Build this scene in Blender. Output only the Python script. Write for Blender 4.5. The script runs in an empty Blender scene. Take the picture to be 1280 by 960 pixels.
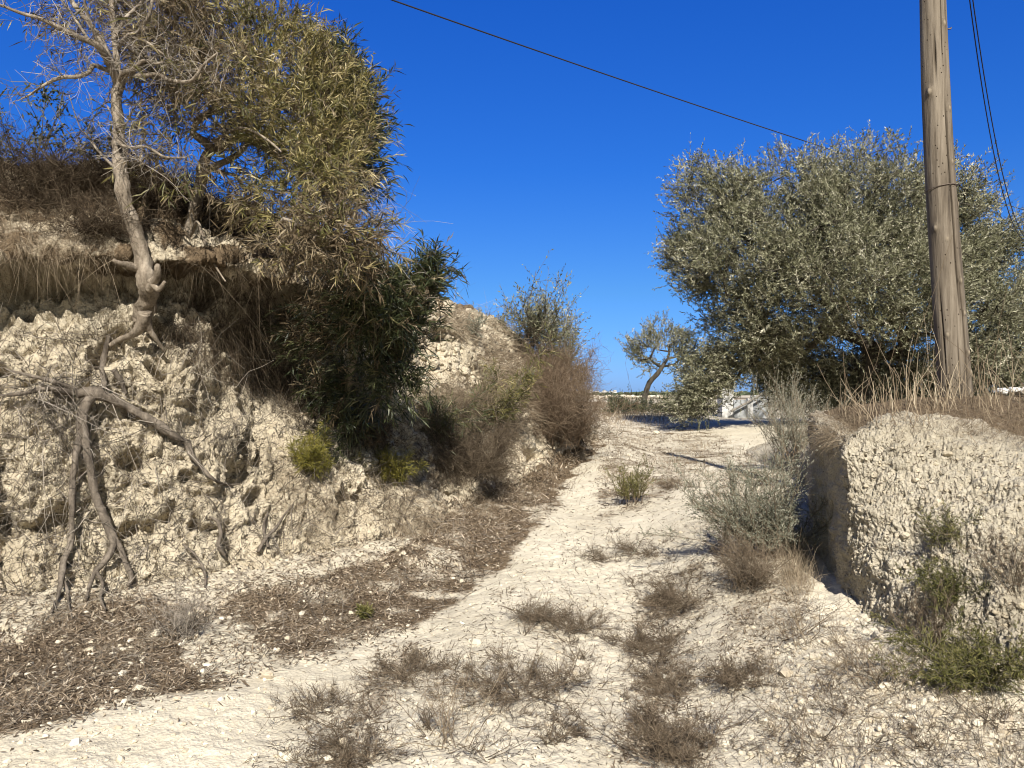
import bpy, math, random
import numpy as np
from mathutils import Vector
from mathutils.bvhtree import BVHTree

SC = bpy.context.scene
COL = SC.collection
RNG = np.random.default_rng(7)

# ------------------------------------------------------------------ camera
CAM_Z = 1.6
PITCH = math.atan(13.0 / 960.0)
cam_data = bpy.data.cameras.new("camera")
cam_data.lens = 27.0
cam_data.sensor_width = 36.0
cam_data.sensor_fit = 'HORIZONTAL'
cam_data.clip_start = 0.05
cam_data.clip_end = 20000.0
cam = bpy.data.objects.new("camera", cam_data)
cam.location = (0, 0, CAM_Z)
cam.rotation_euler = (math.pi / 2 + PITCH, 0, 0)
COL.objects.link(cam)
SC.camera = cam
CP, SP = math.cos(PITCH), math.sin(PITCH)


def ray(px, py):
    """direction (not unit) through a point of the 1280x960 photograph"""
    a, b = (px - 640) / 960.0, (480 - py) / 960.0
    return Vector((a, CP - b * SP, SP + b * CP))


def at(px, py, Y):
    d = ray(px, py)
    return np.array([d.x * Y / d.y, Y, CAM_Z + d.z * Y / d.y])


def project(P):
    P = np.asarray(P, float)
    x, y, z = P[..., 0], P[..., 1], P[..., 2] - CAM_Z
    f = y * CP + z * SP
    u = -y * SP + z * CP
    f = np.where(f < 0.05, 0.05, f)
    return 640 + 960 * x / f, 480 - 960 * u / f


# ------------------------------------------------------------------ noise
def _h(ix, iy, iz, seed):
    with np.errstate(over='ignore'):
        h = (ix.astype(np.uint32) * np.uint32(374761393) + iy.astype(np.uint32) * np.uint32(668265263)
             + iz.astype(np.uint32) * np.uint32(2147483647) + np.uint32(seed * 974711 + 12345))
        h = (h ^ (h >> np.uint32(13))) * np.uint32(1274126177)
        h = (h ^ (h >> np.uint32(16))) * np.uint32(2246822519)
        h = h ^ (h >> np.uint32(15))
    return h


def perlin(P, freq, seed=0):
    P = np.asarray(P, np.float32).reshape(-1, 3) * np.float32(freq) + np.float32(1000.37)
    i = np.floor(P).astype(np.int64)
    f = (P - i).astype(np.float32)
    w = f * f * f * (f * (f * 6 - 15) + 10)
    out = np.zeros(len(P), np.float32)
    for dx in (0, 1):
        wx = w[:, 0] if dx else 1 - w[:, 0]
        for dy in (0, 1):
            wy = w[:, 1] if dy else 1 - w[:, 1]
            for dz in (0, 1):
                wz = w[:, 2] if dz else 1 - w[:, 2]
                h = _h(i[:, 0] + dx, i[:, 1] + dy, i[:, 2] + dz, seed)
                gx = (h & 1023).astype(np.float32) / 511.5 - 1
                gy = ((h >> np.uint32(10)) & 1023).astype(np.float32) / 511.5 - 1
                gz = ((h >> np.uint32(20)) & 1023).astype(np.float32) / 511.5 - 1
                out += wx * wy * wz * (gx * (f[:, 0] - dx) + gy * (f[:, 1] - dy) + gz * (f[:, 2] - dz))
    return out * 1.3


def fbm(P, freq, octv=4, seed=0, gain=0.5, lac=2.1):
    a, s, out = 1.0, 0.0, 0
    for k in range(octv):
        out = out + a * perlin(P, freq, seed + k * 17)
        s += a
        a *= gain
        freq *= lac
    return out / s


def worley(P, freq, seed=0):
    P = np.asarray(P, np.float32).reshape(-1, 3) * np.float32(freq) + np.float32(1000.11)
    i = np.floor(P).astype(np.int64)
    f = (P - i).astype(np.float32)
    f1 = np.full(len(P), 9.0, np.float32)
    f2 = np.full(len(P), 9.0, np.float32)
    for dx in (-1, 0, 1):
        for dy in (-1, 0, 1):
            for dz in (-1, 0, 1):
                h = _h(i[:, 0] + dx, i[:, 1] + dy, i[:, 2] + dz, seed)
                qx = dx + (h & 1023).astype(np.float32) / 1023 - f[:, 0]
                qy = dy + ((h >> np.uint32(10)) & 1023).astype(np.float32) / 1023 - f[:, 1]
                qz = dz + ((h >> np.uint32(20)) & 1023).astype(np.float32) / 1023 - f[:, 2]
                d = qx * qx + qy * qy + qz * qz
                m = d < f1
                f2 = np.where(m, f1, np.minimum(f2, d))
                f1 = np.where(m, d, f1)
    return np.sqrt(f1), np.sqrt(f2)


def smooth(a, b, x):
    t = np.clip((x - a) / (b - a), 0, 1)
    return t * t * (3 - 2 * t)


def norm(a):
    a = np.asarray(a, float)
    return a / np.maximum(np.linalg.norm(a, axis=-1, keepdims=True), 1e-9)


# ------------------------------------------------------------------ meshes
def build_mesh(name, V, faces, mat, smooth_shade=False, attrs=None, parent=None, mats=None):
    """V (n,3); faces: list of int arrays (m,3) or (m,4); linked as ONE object"""
    V = np.asarray(V, np.float32)
    faces = [np.asarray(f, np.int32) for f in faces if len(f)]
    me = bpy.data.meshes.new(name)
    me.vertices.add(len(V))
    me.vertices.foreach_set("co", V.ravel())
    loops = np.concatenate([f.ravel() for f in faces])
    starts, c = [], 0
    for f in faces:
        k = f.shape[1]
        starts.append(c + np.arange(len(f)) * k)
        c += f.size
    starts = np.concatenate(starts).astype(np.int32)
    me.loops.add(len(loops))
    me.loops.foreach_set("vertex_index", loops)
    me.polygons.add(len(starts))
    me.polygons.foreach_set("loop_start", starts)
    me.polygons.foreach_set("use_smooth", np.full(len(starts), bool(smooth_shade)))
    me.update(calc_edges=True)
    for k, a in (attrs or {}).items():
        at_ = me.attributes.new(k, 'FLOAT', 'POINT')
        at_.data.foreach_set("value", np.asarray(a, np.float32))
    for m in (mats or [mat]):
        me.materials.append(m)
    o = bpy.data.objects.new(name, me)
    COL.objects.link(o)
    if parent is not None:
        o.parent = parent
        o.matrix_parent_inverse = parent.matrix_basis.inverted()
    return o


class MB:
    def __init__(self):
        self.V, self.T, self.Q, self.A, self.n = [], [], [], [], 0

    def add(self, V, T=None, Q=None, var=0.5):
        V = np.asarray(V, np.float32).reshape(-1, 3)
        if T is not None and len(T):
            self.T.append(np.asarray(T, np.int64) + self.n)
        if Q is not None and len(Q):
            self.Q.append(np.asarray(Q, np.int64) + self.n)
        self.V.append(V)
        a = np.asarray(var, np.float32)
        self.A.append(np.full(len(V), a, np.float32) if a.ndim == 0 else a)
        self.n += len(V)

    def build(self, name, mat, parent=None, smooth_shade=False):
        fs = []
        if self.T:
            fs.append(np.concatenate(self.T))
        if self.Q:
            fs.append(np.concatenate(self.Q))
        return build_mesh(name, np.concatenate(self.V), fs, mat, smooth_shade, {'var': np.concatenate(self.A)}, parent)

    # -- a tube along a path
    def tube(self, path, radii, sides=6, var=0.5, rough=0.0, seed=0):
        path = np.asarray(path, float)
        m = len(path)
        radii = np.broadcast_to(np.asarray(radii, float), (m,))
        tan = norm(np.gradient(path, axis=0))
        up = np.array([0, 0, 1.0]) if abs(tan[0, 2]) < 0.9 else np.array([1.0, 0, 0])
        n0 = norm(np.cross(tan[0], up))
        N = [n0]
        for k in range(1, m):
            v = N[-1] - tan[k] * np.dot(N[-1], tan[k])
            N.append(norm(v))
        N = np.array(N)
        B = np.cross(tan, N)
        a = np.arange(sides) * 2 * math.pi / sides
        ca, sa = np.cos(a), np.sin(a)
        R = np.repeat(radii[:, None], sides, 1)
        V = path[:, None] + R[..., None] * (ca[None, :, None] * N[:, None] + sa[None, :, None] * B[:, None])
        V = V.reshape(-1, 3)
        if rough:
            d = norm(V - np.repeat(path, sides, 0))
            r = R.ravel()
            V = V + d * (r * rough * (fbm(V, 9, 3, seed) * 1.2 + 0.5 * fbm(V * np.array([3, 3, .6]), 14, 2, seed + 3)))[:, None]
        i = np.arange(m - 1)[:, None] * sides
        j = np.arange(sides)[None]
        j2 = (j + 1) % sides
        Q = np.stack([i + j, i + j2, i + sides + j2, i + sides + j], -1).reshape(-1, 4)
        e0, e1 = len(V), len(V) + 1
        V = np.concatenate([V, path[:1], path[-1:]])
        jj = np.arange(sides)
        T = np.concatenate([np.stack([np.full(sides, e0), (jj + 1) % sides, jj], -1),
                            np.stack([np.full(sides, e1), (m - 1) * sides + jj, (m - 1) * sides + (jj + 1) % sides], -1)])
        self.add(V, T, Q, var)

    # -- many thin three-sided twigs at once
    def twigs(self, base, dirv, bend, L, r, k=3, var=0.5, tip=0.35, wob=0.0, rng=RNG):
        n = len(base)
        base, dirv = np.asarray(base, float), norm(dirv)
        L = np.broadcast_to(L, (n,))
        r = np.broadcast_to(r, (n,))
        up = np.where(np.abs(dirv[:, 2:3]) < .9, np.array([[0, 0, 1.0]]), np.array([[1.0, 0, 0]]))
        N = norm(np.cross(dirv, up))
        B = np.cross(dirv, N)
        t = np.linspace(0, 1, k + 1)
        C = base[:, None] + dirv[:, None] * (L[:, None] * t)[..., None] + np.asarray(bend)[:, None] * (L[:, None] * t * t)[..., None]
        if wob:
            C = C + np.cumsum(rng.normal(0, wob, C.shape), axis=1) * (L[:, None] / k * t.clip(0, .3) * 3)[..., None]
        rad = r[:, None] * (1 - (1 - tip) * t)
        a = np.arange(3) * 2 * math.pi / 3
        off = np.cos(a)[None, :, None] * N[:, None] + np.sin(a)[None, :, None] * B[:, None]
        V = C[:, :, None] + rad[..., None, None] * off[:, None]
        V = V.reshape(-1, 3)
        b = np.arange(n)[:, None, None] * (k + 1) * 3 + np.arange(k)[None, :, None] * 3
        j = np.arange(3)[None, None]
        Q = np.stack([b + j, b + (j + 1) % 3, b + 3 + (j + 1) % 3, b + 3 + j], -1).reshape(-1, 4)
        v = np.repeat(np.broadcast_to(var, (n,)), (k + 1) * 3)
        self.add(V, None, Q, v)
        return C

    # -- many blades / leaves: tapered curved strips
    def blades(self, base, dirv, bend, L, W, k=3, var=0.5, profile=None, rng=RNG, flat=None):
        n = len(base)
        if n == 0:
            return
        base, dirv = np.asarray(base, float), norm(dirv)
        L = np.broadcast_to(L, (n,))
        W = np.broadcast_to(W, (n,))
        s = rng.normal(size=(n, 3)) if flat is None else flat + rng.normal(size=(n, 3)) * .35
        S = norm(np.cross(dirv, s))
        t = np.linspace(0, 1, k + 1)
        w = np.array(profile) if profile is not None else 1 - .9 * t
        C = base[:, None] + dirv[:, None] * (L[:, None] * t)[..., None] + np.asarray(bend)[:, None] * (L[:, None] * t * t)[..., None]
        hw = (W[:, None] * .5 * w)[..., None] * S[:, None]
        V = np.stack([C - hw, C + hw], 2).reshape(-1, 3)
        b = np.arange(n)[:, None] * (k + 1) * 2 + np.arange(k)[None] * 2
        Q = np.stack([b, b + 1, b + 3, b + 2], -1).reshape(-1, 4)
        v = np.repeat(np.broadcast_to(var, (n,)), (k + 1) * 2)
        self.add(V, None, Q, v)

    # -- many leaves, one diamond quad each
    def leaves(self, base, dirv, L, W, var=0.5, rng=RNG):
        n = len(base)
        base, dirv = np.asarray(base, float), norm(dirv)
        L = np.broadcast_to(L, (n,))[:, None]
        W = np.broadcast_to(W, (n,))[:, None]
        S = norm(np.cross(dirv, rng.normal(size=(n, 3))))
        m = base + dirv * L * .45
        V = np.stack([base, m - S * W * .5, base + dirv * L, m + S * W * .5], 1).reshape(-1, 3)
        Q = np.arange(n * 4).reshape(n, 4)
        self.add(V, None, Q, np.repeat(np.broadcast_to(var, (n,)), 4))

    # -- many angular stones
    def stones(self, cen, size, var=0.5, rng=RNG, sub=1, squash=.7):
        bm_v, bm_f = ICO[sub]
        n, m = len(cen), len(bm_v)
        size = np.broadcast_to(size, (n,))
        sc = rng.uniform(.6, 1.25, (n, 3)) * size[:, None]
        sc[:, 2] *= squash
        th = rng.uniform(0, 6.28, n)
        rad = 1 + rng.normal(0, .13, (n, m))
        V = bm_v[None] * rad[..., None] * sc[:, None]
        # chop facets so that the stones read angular
        for _ in range(3):
            d = norm(rng.normal(size=(n, 3)))
            h = size * rng.uniform(.45, .8, n)
            q = np.einsum('nmk,nk->nm', V, d) - h[:, None]
            V = V - np.clip(q, 0, None)[..., None] * d[:, None]
        c, s = np.cos(th)[:, None], np.sin(th)[:, None]
        V = np.stack([V[..., 0] * c - V[..., 1] * s, V[..., 0] * s + V[..., 1] * c, V[..., 2]], -1) + np.asarray(cen)[:, None]
        T = (np.arange(n)[:, None, None] * m + bm_f[None]).reshape(-1, 3)
        self.add(V.reshape(-1, 3), T, None, np.repeat(np.broadcast_to(var, (n,)), m))


def _ico():
    g = (1 + 5 ** .5) / 2
    V = norm(np.array([(-1, g, 0), (1, g, 0), (-1, -g, 0), (1, -g, 0), (0, -1, g), (0, 1, g), (0, -1, -g), (0, 1, -g),
                       (g, 0, -1), (g, 0, 1), (-g, 0, -1), (-g, 0, 1)], float))
    F = np.array([(0, 11, 5), (0, 5, 1), (0, 1, 7), (0, 7, 10), (0, 10, 11), (1, 5, 9), (5, 11, 4), (11, 10, 2), (10, 7, 6), (7, 1, 8),
                  (3, 9, 4), (3, 4, 2), (3, 2, 6), (3, 6, 8), (3, 8, 9), (4, 9, 5), (2, 4, 11), (6, 2, 10), (8, 6, 7), (9, 8, 1)])
    out = [(V, F)]
    for _ in range(2):
        V, F = out[-1]
        V = list(map(tuple, V))
        mid, F2 = {}, []

        def m(a, b):
            key = (min(a, b), max(a, b))
            if key not in mid:
                mid[key] = len(V)
                V.append(tuple(norm(np.array(V[a]) + np.array(V[b]))))
            return mid[key]
        for a, b, c in F:
            ab, bc, ca = m(a, b), m(b, c), m(c, a)
            F2 += [(a, ab, ca), (b, bc, ab), (c, ca, bc), (ab, bc, ca)]
        out.append((np.array(V), np.array(F2)))
    return out


ICO = _ico()


def tag(o, label=None, cat=None, group=None, kind=None):
    if label:
        o['label'] = label
    if cat:
        o['category'] = cat
    if group:
        o['group'] = group
    if kind:
        o['kind'] = kind
    return o


def thing(name, label, cat, loc=(0, 0, 0), group=None):
    o = bpy.data.objects.new(name, None)
    o.empty_display_size = .2
    o.location = tuple(float(v) for v in loc)
    COL.objects.link(o)
    return tag(o, label, cat, group)


# ------------------------------------------------------------------ materials
class NT:
    def __init__(self, name):
        self.m = bpy.data.materials.new(name)
        self.m.use_nodes = True
        self.t = self.m.node_tree
        self.t.nodes.clear()
        self.out = self.n('ShaderNodeOutputMaterial')

    def n(self, typ, **kw):
        nd = self.t.nodes.new(typ)
        for k, v in kw.items():
            if k.startswith('i_'):
                nd.inputs[k[2:].replace('_', ' ')].default_value = v
            else:
                setattr(nd, k, v)
        return nd

    def l(self, a, b):
        self.t.links.new(a, b)

    def ramp(self, fac, stops):
        r = self.n('ShaderNodeValToRGB')
        e = r.color_ramp.elements
        while len(e) > len(stops):
            e.remove(e[-1])
        while len(e) < len(stops):
            e.new(.5)
        for el, (p, c) in zip(e, stops):
            el.position = p
            el.color = (*c, 1) if len(c) == 3 else c
        self.l(fac, r.inputs[0])
        return r.outputs[0]

    def coord(self, scale=(1, 1, 1)):
        tc = self.n('ShaderNodeTexCoord')
        mp = self.n('ShaderNodeMapping')
        mp.inputs['Scale'].default_value = scale
        self.l(tc.outputs['Object'], mp.inputs['Vector'])
        return mp.outputs['Vector']

    def noise(self, vec, scale, detail=4, rough=.55):
        nd = self.n('ShaderNodeTexNoise')
        nd.inputs['Scale'].default_value = scale
        nd.inputs['Detail'].default_value = detail
        nd.inputs['Roughness'].default_value = rough
        self.l(vec, nd.inputs['Vector'])
        return nd.outputs['Fac']

    def mix(self, fac, a, b):
        mx = self.n('ShaderNodeMix', data_type='RGBA')
        if isinstance(fac, (int, float)):
            mx.inputs['Factor'].default_value = fac
        else:
            self.l(fac, mx.inputs['Factor'])
        for v, i in ((a, 6), (b, 7)):
            if isinstance(v, tuple):
                mx.inputs[i].default_value = (*v, 1)
            else:
                self.l(v, mx.inputs[i])
        return mx.outputs[2]

    def math(self, op, a, b=None, clamp=False):
        md = self.n('ShaderNodeMath', operation=op, use_clamp=clamp)
        for v, i in ((a, 0), (b, 1)):
            if v is None:
                continue
            if isinstance(v, (int, float)):
                md.inputs[i].default_value = v
            else:
                self.l(v, md.inputs[i])
        return md.outputs[0]

    def attr(self, name):
        a = self.n('ShaderNodeAttribute')
        a.attribute_name = name
        return a.outputs['Fac']

    def bump(self, h, dist, strength=1.0, prev=None):
        b = self.n('ShaderNodeBump')
        b.inputs['Distance'].default_value = dist
        b.inputs['Strength'].default_value = strength
        self.l(h, b.inputs['Height'])
        if prev is not None:
            self.l(prev, b.inputs['Normal'])
        return b.outputs['Normal']

    def surface(self, color, rough=.9, normal=None, spec=.2):
        p = self.n('ShaderNodeBsdfPrincipled')
        p.inputs['Roughness'].default_value = rough
        p.inputs['Specular IOR Level'].default_value = spec
        if isinstance(color, tuple):
            p.inputs['Base Color'].default_value = (*color, 1)
        else:
            self.l(color, p.inputs['Base Color'])
        if normal is not None:
            self.l(normal, p.inputs['Normal'])
        self.p = p
        self.l(p.outputs[0], self.out.inputs[0])
        return p


def mat_soil(name, pale, mid, dark, litter=(.13, .095, .06), bump=1.0):
    t = NT(name)
    v = t.coord()
    n1 = t.noise(v, 1.1, 5, .6)
    n2 = t.noise(v, 14, 5, .65)
    f = t.math('ADD', t.math('MULTIPLY', n1, .55), t.math('MULTIPLY', n2, .45))
    col = t.ramp(f, [(.36, dark), (.47, mid), (.60, pale)])
    n3 = t.noise(v, 70, 3, .7)
    col = t.mix(t.math('MULTIPLY', t.ramp(n3, [(.33, (1, 1, 1)), (.45, (0, 0, 0))]), .5), col, tuple(c * .72 for c in mid))
    lit = t.attr('litter')
    nl = t.noise(v, 38, 4, .75)
    lf = t.math('SUBTRACT', t.math('ADD', t.math('MULTIPLY', lit, 1.25), t.math('MULTIPLY', nl, 1.3)), .95, clamp=True)
    lf = t.math('MULTIPLY', t.math('MULTIPLY', lf, 2.2, clamp=True), t.math('MULTIPLY', lit, 1.6, clamp=True), clamp=True)
    col = t.mix(lf, col, t.ramp(n2, [(.35, tuple(c * .75 for c in litter)), (.65, tuple(c * 1.3 for c in litter))]))
    vo = t.n('ShaderNodeTexVoronoi')
    vo.inputs['Scale'].default_value = 55
    t.l(v, vo.inputs['Vector'])
    nb = t.bump(vo.outputs['Distance'], .010 * bump, .7)
    nb = t.bump(t.noise(v, 130, 4, .7), .008 * bump, .8, nb)
    t.surface(col, .97, nb, .05)
    return t.m


def mat_ramp(name, stops, rough=.8, trans=0.0, spec=.2, noise=0.12):
    """plant material: colour differs from leaf to leaf"""
    t = NT(name)
    a = t.attr('var')
    if noise:
        a = t.math('ADD', a, t.math('MULTIPLY', t.math('SUBTRACT', t.noise(t.coord(), 1.3, 2), .5), noise * 4), clamp=True)
    col = t.ramp(a, stops)
    p = t.surface(col, rough, None, spec)
    if trans:
        tr = t.n('ShaderNodeBsdfTranslucent')
        t.l(col, tr.inputs['Color'])
        mx = t.n('ShaderNodeMixShader')
        mx.inputs[0].default_value = trans
        t.l(p.outputs[0], mx.inputs[1])
        t.l(tr.outputs[0], mx.inputs[2])
        t.l(mx.outputs[0], t.out.inputs[0])
    return t.m


def mat_bark(name, a, b, c, scale=8, bump=.01, stretch=.25):
    t = NT(name)
    v = t.coord((1, 1, stretch))
    n = t.noise(v, scale, 6, .65)
    n2 = t.noise(t.coord(), scale * 5, 4, .7)
    col = t.ramp(t.math('ADD', t.math('MULTIPLY', n, .7), t.math('MULTIPLY', n2, .3)), [(.35, a), (.5, b), (.66, c)])
    nb = t.bump(t.math('ADD', n, t.math('MULTIPLY', n2, .5)), bump, .9)
    t.surface(col, .9, nb, .12)
    return t.m


M = {}
M['ground'] = mat_soil('chalk_track', (.57, .515, .405), (.49, .44, .34), (.39, .345, .265), bump=.7)
M['bank'] = mat_soil('chalk_bank', (.58, .51, .385), (.475, .41, .30), (.32, .27, .19), bump=1.5)
M['stone'] = mat_ramp('pale_stone', [(0, (.40, .34, .25)), (.5, (.52, .46, .35)), (1, (.62, .57, .46))], .95, 0, .05)
M['litter'] = mat_ramp('leaf_litter', [(0, (.035, .025, .016)), (.35, (.10, .073, .048)), (.7, (.22, .172, .12)), (1, (.44, .37, .28))], .85, .1, .1)
M['weed'] = mat_ramp('withered_weed', [(0, (.065, .05, .033)), (.5, (.15, .115, .08)), (1, (.27, .22, .16))], .9, .1, .05)
M['bank_right'] = mat_soil('chalk_block', (.49, .44, .345), (.40, .356, .272), (.28, .242, .18), bump=1.6)
M['straw'] = mat_ramp('dry_grass', [(0, (.13, .095, .062)), (.45, (.24, .19, .13)), (.8, (.36, .295, .205)), (1, (.48, .41, .30))], .85, .18, .1)
M['thatch'] = mat_ramp('brown_thatch', [(0, (.03, .021, .014)), (.5, (.085, .064, .043)), (1, (.21, .17, .12))], .9, .12, .05)
M['rust'] = mat_ramp('russet_scrub', [(0, (.085, .058, .037)), (.5, (.175, .127, .085)), (1, (.29, .23, .165))], .9, .15, .05)
M['twig'] = mat_ramp('bare_twig', [(0, (.06, .05, .04)), (.5, (.15, .13, .105)), (1, (.34, .30, .25))], .85, 0, .1)
M['deadtwig'] = mat_ramp('bleached_twig', [(0, (.22, .19, .15)), (1, (.50, .46, .40))], .8, 0, .1)
M['acacia'] = mat_ramp('acacia_leaf', [(0, (.035, .038, .014)), (.3, (.09, .09, .026)), (.6, (.155, .138, .046)), (.85, (.30, .25, .10)), (1, (.43, .36, .19))], .5, .22, .35)
M['acacia_brown'] = mat_ramp('withered_acacia_leaf', [(0, (.035, .026, .015)), (.45, (.095, .07, .04)), (.8, (.165, .125, .075)), (1, (.27, .22, .14))], .7, .2, .2)
M['acacia_dark'] = mat_ramp('dark_acacia_leaf', [(0, (.018, .026, .012)), (.5, (.045, .056, .022)), (.85, (.09, .095, .038)), (1, (.17, .15, .07))], .45, .2, .4)  # dark leaf tone; on the rear acacia and hanging shrub it paints in shade
M['olive'] = mat_ramp('olive_leaf', [(0, (.05, .055, .026)), (.35, (.14, .14, .075)), (.65, (.30, .295, .19)), (1, (.55, .52, .40))], .55, .15, .3)
M['grey_leaf'] = mat_ramp('grey_green_leaf', [(0, (.10, .11, .075)), (.5, (.23, .24, .175)), (1, (.40, .385, .31))], .8, .2, .1)
M['lime'] = mat_ramp('yellow_green_leaf', [(0, (.08, .08, .015)), (.5, (.19, .17, .032)), (1, (.33, .28, .08))], .6, .2, .2)
M['moss'] = mat_ramp('broom_leaf', [(0, (.04, .045, .014)), (.5, (.105, .105, .03)), (1, (.19, .17, .065))], .6, .2, .2)
M['bark'] = mat_bark('pale_bark', (.085, .068, .05), (.22, .182, .138), (.40, .345, .275), 13, .016)
M['bark_dark'] = mat_bark('dark_bark', (.025, .022, .018), (.06, .052, .04), (.13, .11, .09), 9, .012)
M['root'] = mat_bark('weathered_root', (.055, .045, .036), (.13, .108, .085), (.25, .212, .17), 13, .014)


def mat_pole():
    t = NT('weathered_pole_wood')
    v = t.coord((1, 1, .055))
    g = t.noise(v, 26, 6, .7)
    b = t.noise(t.coord((1, 1, .3)), 2.2, 3, .5)
    f = t.math('ADD', t.math('MULTIPLY', g, .75), t.math('MULTIPLY', b, .3))
    col = t.ramp(f, [(.36, (.05, .04, .03)), (.5, (.13, .106, .079)), (.66, (.225, .19, .146))])
    vo = t.n('ShaderNodeTexVoronoi')
    vo.inputs['Scale'].default_value = 22
    t.l(t.coord((1, 1, .75)), vo.inputs['Vector'])
    holes = t.ramp(vo.outputs['Distance'], [(.075, (1, 1, 1)), (.12, (0, 0, 0))])
    col = t.mix(holes, col, (.045, .033, .022))
    kn = t.attr('knot')
    col = t.mix(t.math('MULTIPLY', kn, .75, clamp=True), col, (.30, .25, .18))
    ck = t.attr('crack')
    col = t.mix(t.math('MULTIPLY', ck, .9, clamp=True), col, (.06, .047, .033))
    nb = t.bump(g, .012, .8)
    nb = t.bump(holes, -.006, 1, nb)
    t.surface(col, .85, nb, .15)
    return t.m


M['pole'] = mat_pole()


def mat_plain(name, c, rough=.7, metal=0, scale=12, vary=.25):
    t = NT(name)
    n = t.noise(t.coord(), scale, 5, .6)
    col = t.ramp(n, [(.3, tuple(x * (1 - vary) for x in c)), (.7, tuple(min(1, x * (1 + vary)) for x in c))])
    p = t.surface(col, rough, t.bump(n, .004, .5), .3)
    p.inputs['Metallic'].default_value = metal
    return t.m


M['cable'] = mat_plain('black_cable', (.02, .02, .022), .6, 0, 30, .2)
M['steel'] = mat_plain('rusty_steel', (.14, .11, .09), .6, .6, 40, .4)
M['white_wall'] = mat_plain('weathered_white_render', (.50, .49, .46), .9, 0, 3, .16)
M['grey_board'] = mat_plain('grey_fibre_cement', (.30, .31, .31), .9, 0, 5, .2)
M['black_plastic'] = mat_plain('black_plastic', (.012, .012, .013), .5, 0, 6, .3)
M['glass'] = mat_plain('dark_window', (.05, .055, .06), .2, 0, 2, .2)
M['far_green'] = mat_plain('far_treetops', (.05, .065, .035), .9, 0, .4, .5)
M['deadwood'] = mat_bark('grey_deadwood', (.16, .14, .115), (.30, .27, .225), (.45, .41, .35), 14, .01)
# ------------------------------------------------------------------ terrain
def interp(x, xs, ys):
    return np.interp(x, xs, ys)


LEFT_TOE = np.array([(-9, -6), (-7.4, 0), (-6.2, 2.2), (-4.6, 4.2), (-3.5, 5.2), (-2.9, 5.5), (-2.1, 5.9), (-1.35, 6.6), (-.77, 7.3), (-.2, 9.4),
                     (.7, 11.2), (1.5, 14), (2.2, 20), (2.6, 28), (2.7, 34)], float)


def road_z(Y):
    return interp(Y, [-20, 0, 3.3, 6, 10, 15, 22, 27, 35, 60, 150, 400, 800, 1500, 3000, 6000],
                  [-.25, -.1, 0, .09, .23, .44, .74, .88, 1.10, 1.32, 1.42, .9, .6, 3.0, 9.0, 12.0])


def centre_x(Y):
    return interp(Y, [0, 3.3, 5, 10, 20, 30], [-.9, -.35, .1, 1.05, 2.85, 4.2])


def ground_z(X, Y):
    z = road_z(Y)
    near = 1 - smooth(9, 16, Y)
    z = z + .24 * smooth(.75, 2.1, X) * near * smooth(1.5, 4, Y)
    tx = np.interp(Y, LEFT_TOE[:, 1], LEFT_TOE[:, 0])
    z = z + .13 * smooth(1.5, 0, X - tx) * (1 - smooth(12, 25, Y))
    # under the plateau on the right, kept below it
    edge = interp(Y, [-5, 1, 3.5, 5, 7.5, 10.5, 14.5], [4.4, 3.9, 3.2, 2.7, 3.3, 4.1, 5.2])
    z = z + 1.0 * smooth(.3, 1.6, X - edge) * smooth(19, 12, Y)
    z = z + .2 * smooth(3, 9, X) * smooth(12, 17, Y) * smooth(24, 20, Y)
    z = z - .22 * smooth(4.5, 8.0, X) * smooth(22, 28, Y) * smooth(60, 38, Y)
    # wheel ruts
    c = centre_x(Y)
    for off in (-.75, .85):
        z = z - .045 * np.exp(-((X - c - off) / .3) ** 2) * smooth(28, 18, Y)
    z = z + .03 * np.exp(-((X - c - .05) / .35) ** 2) * smooth(28, 18, Y)
    return z


def axis(segments):
    out = [segments[0][0]]
    for a, b, n in segments:
        out += list(np.linspace(a, b, n + 1)[1:])
    return np.array(out)


def grid_quads(nu, nv):
    i = np.arange(nu - 1)[:, None] * nv
    j = np.arange(nv - 1)[None]
    return np.stack([i + j, i + nv + j, i + nv + j + 1, i + j + 1], -1).reshape(-1, 4)


def in_poly(px, py, poly):
    poly = np.asarray(poly, float)
    inside = np.zeros(np.shape(px), bool)
    j = len(poly) - 1
    for i in range(len(poly)):
        xi, yi = poly[i]
        xj, yj = poly[j]
        c = ((yi > py) != (yj > py)) & (px < (xj - xi) * (py - yi) / (yj - yi + 1e-9) + xi)
        inside ^= c
        j = i
    return inside


def poly_dist(px, py, poly):
    """signed distance in photograph pixels, positive inside"""
    poly = np.asarray(poly, float)
    d = np.full(np.shape(px), 1e9)
    for i in range(len(poly)):
        a, b = poly[i - 1], poly[i]
        ab = b - a
        t = np.clip(((px - a[0]) * ab[0] + (py - a[1]) * ab[1]) / (ab @ ab + 1e-9), 0, 1)
        d = np.minimum(d, np.hypot(px - a[0] - t * ab[0], py - a[1] - t * ab[1]))
    return np.where(in_poly(px, py, poly), d, -d)


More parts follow.
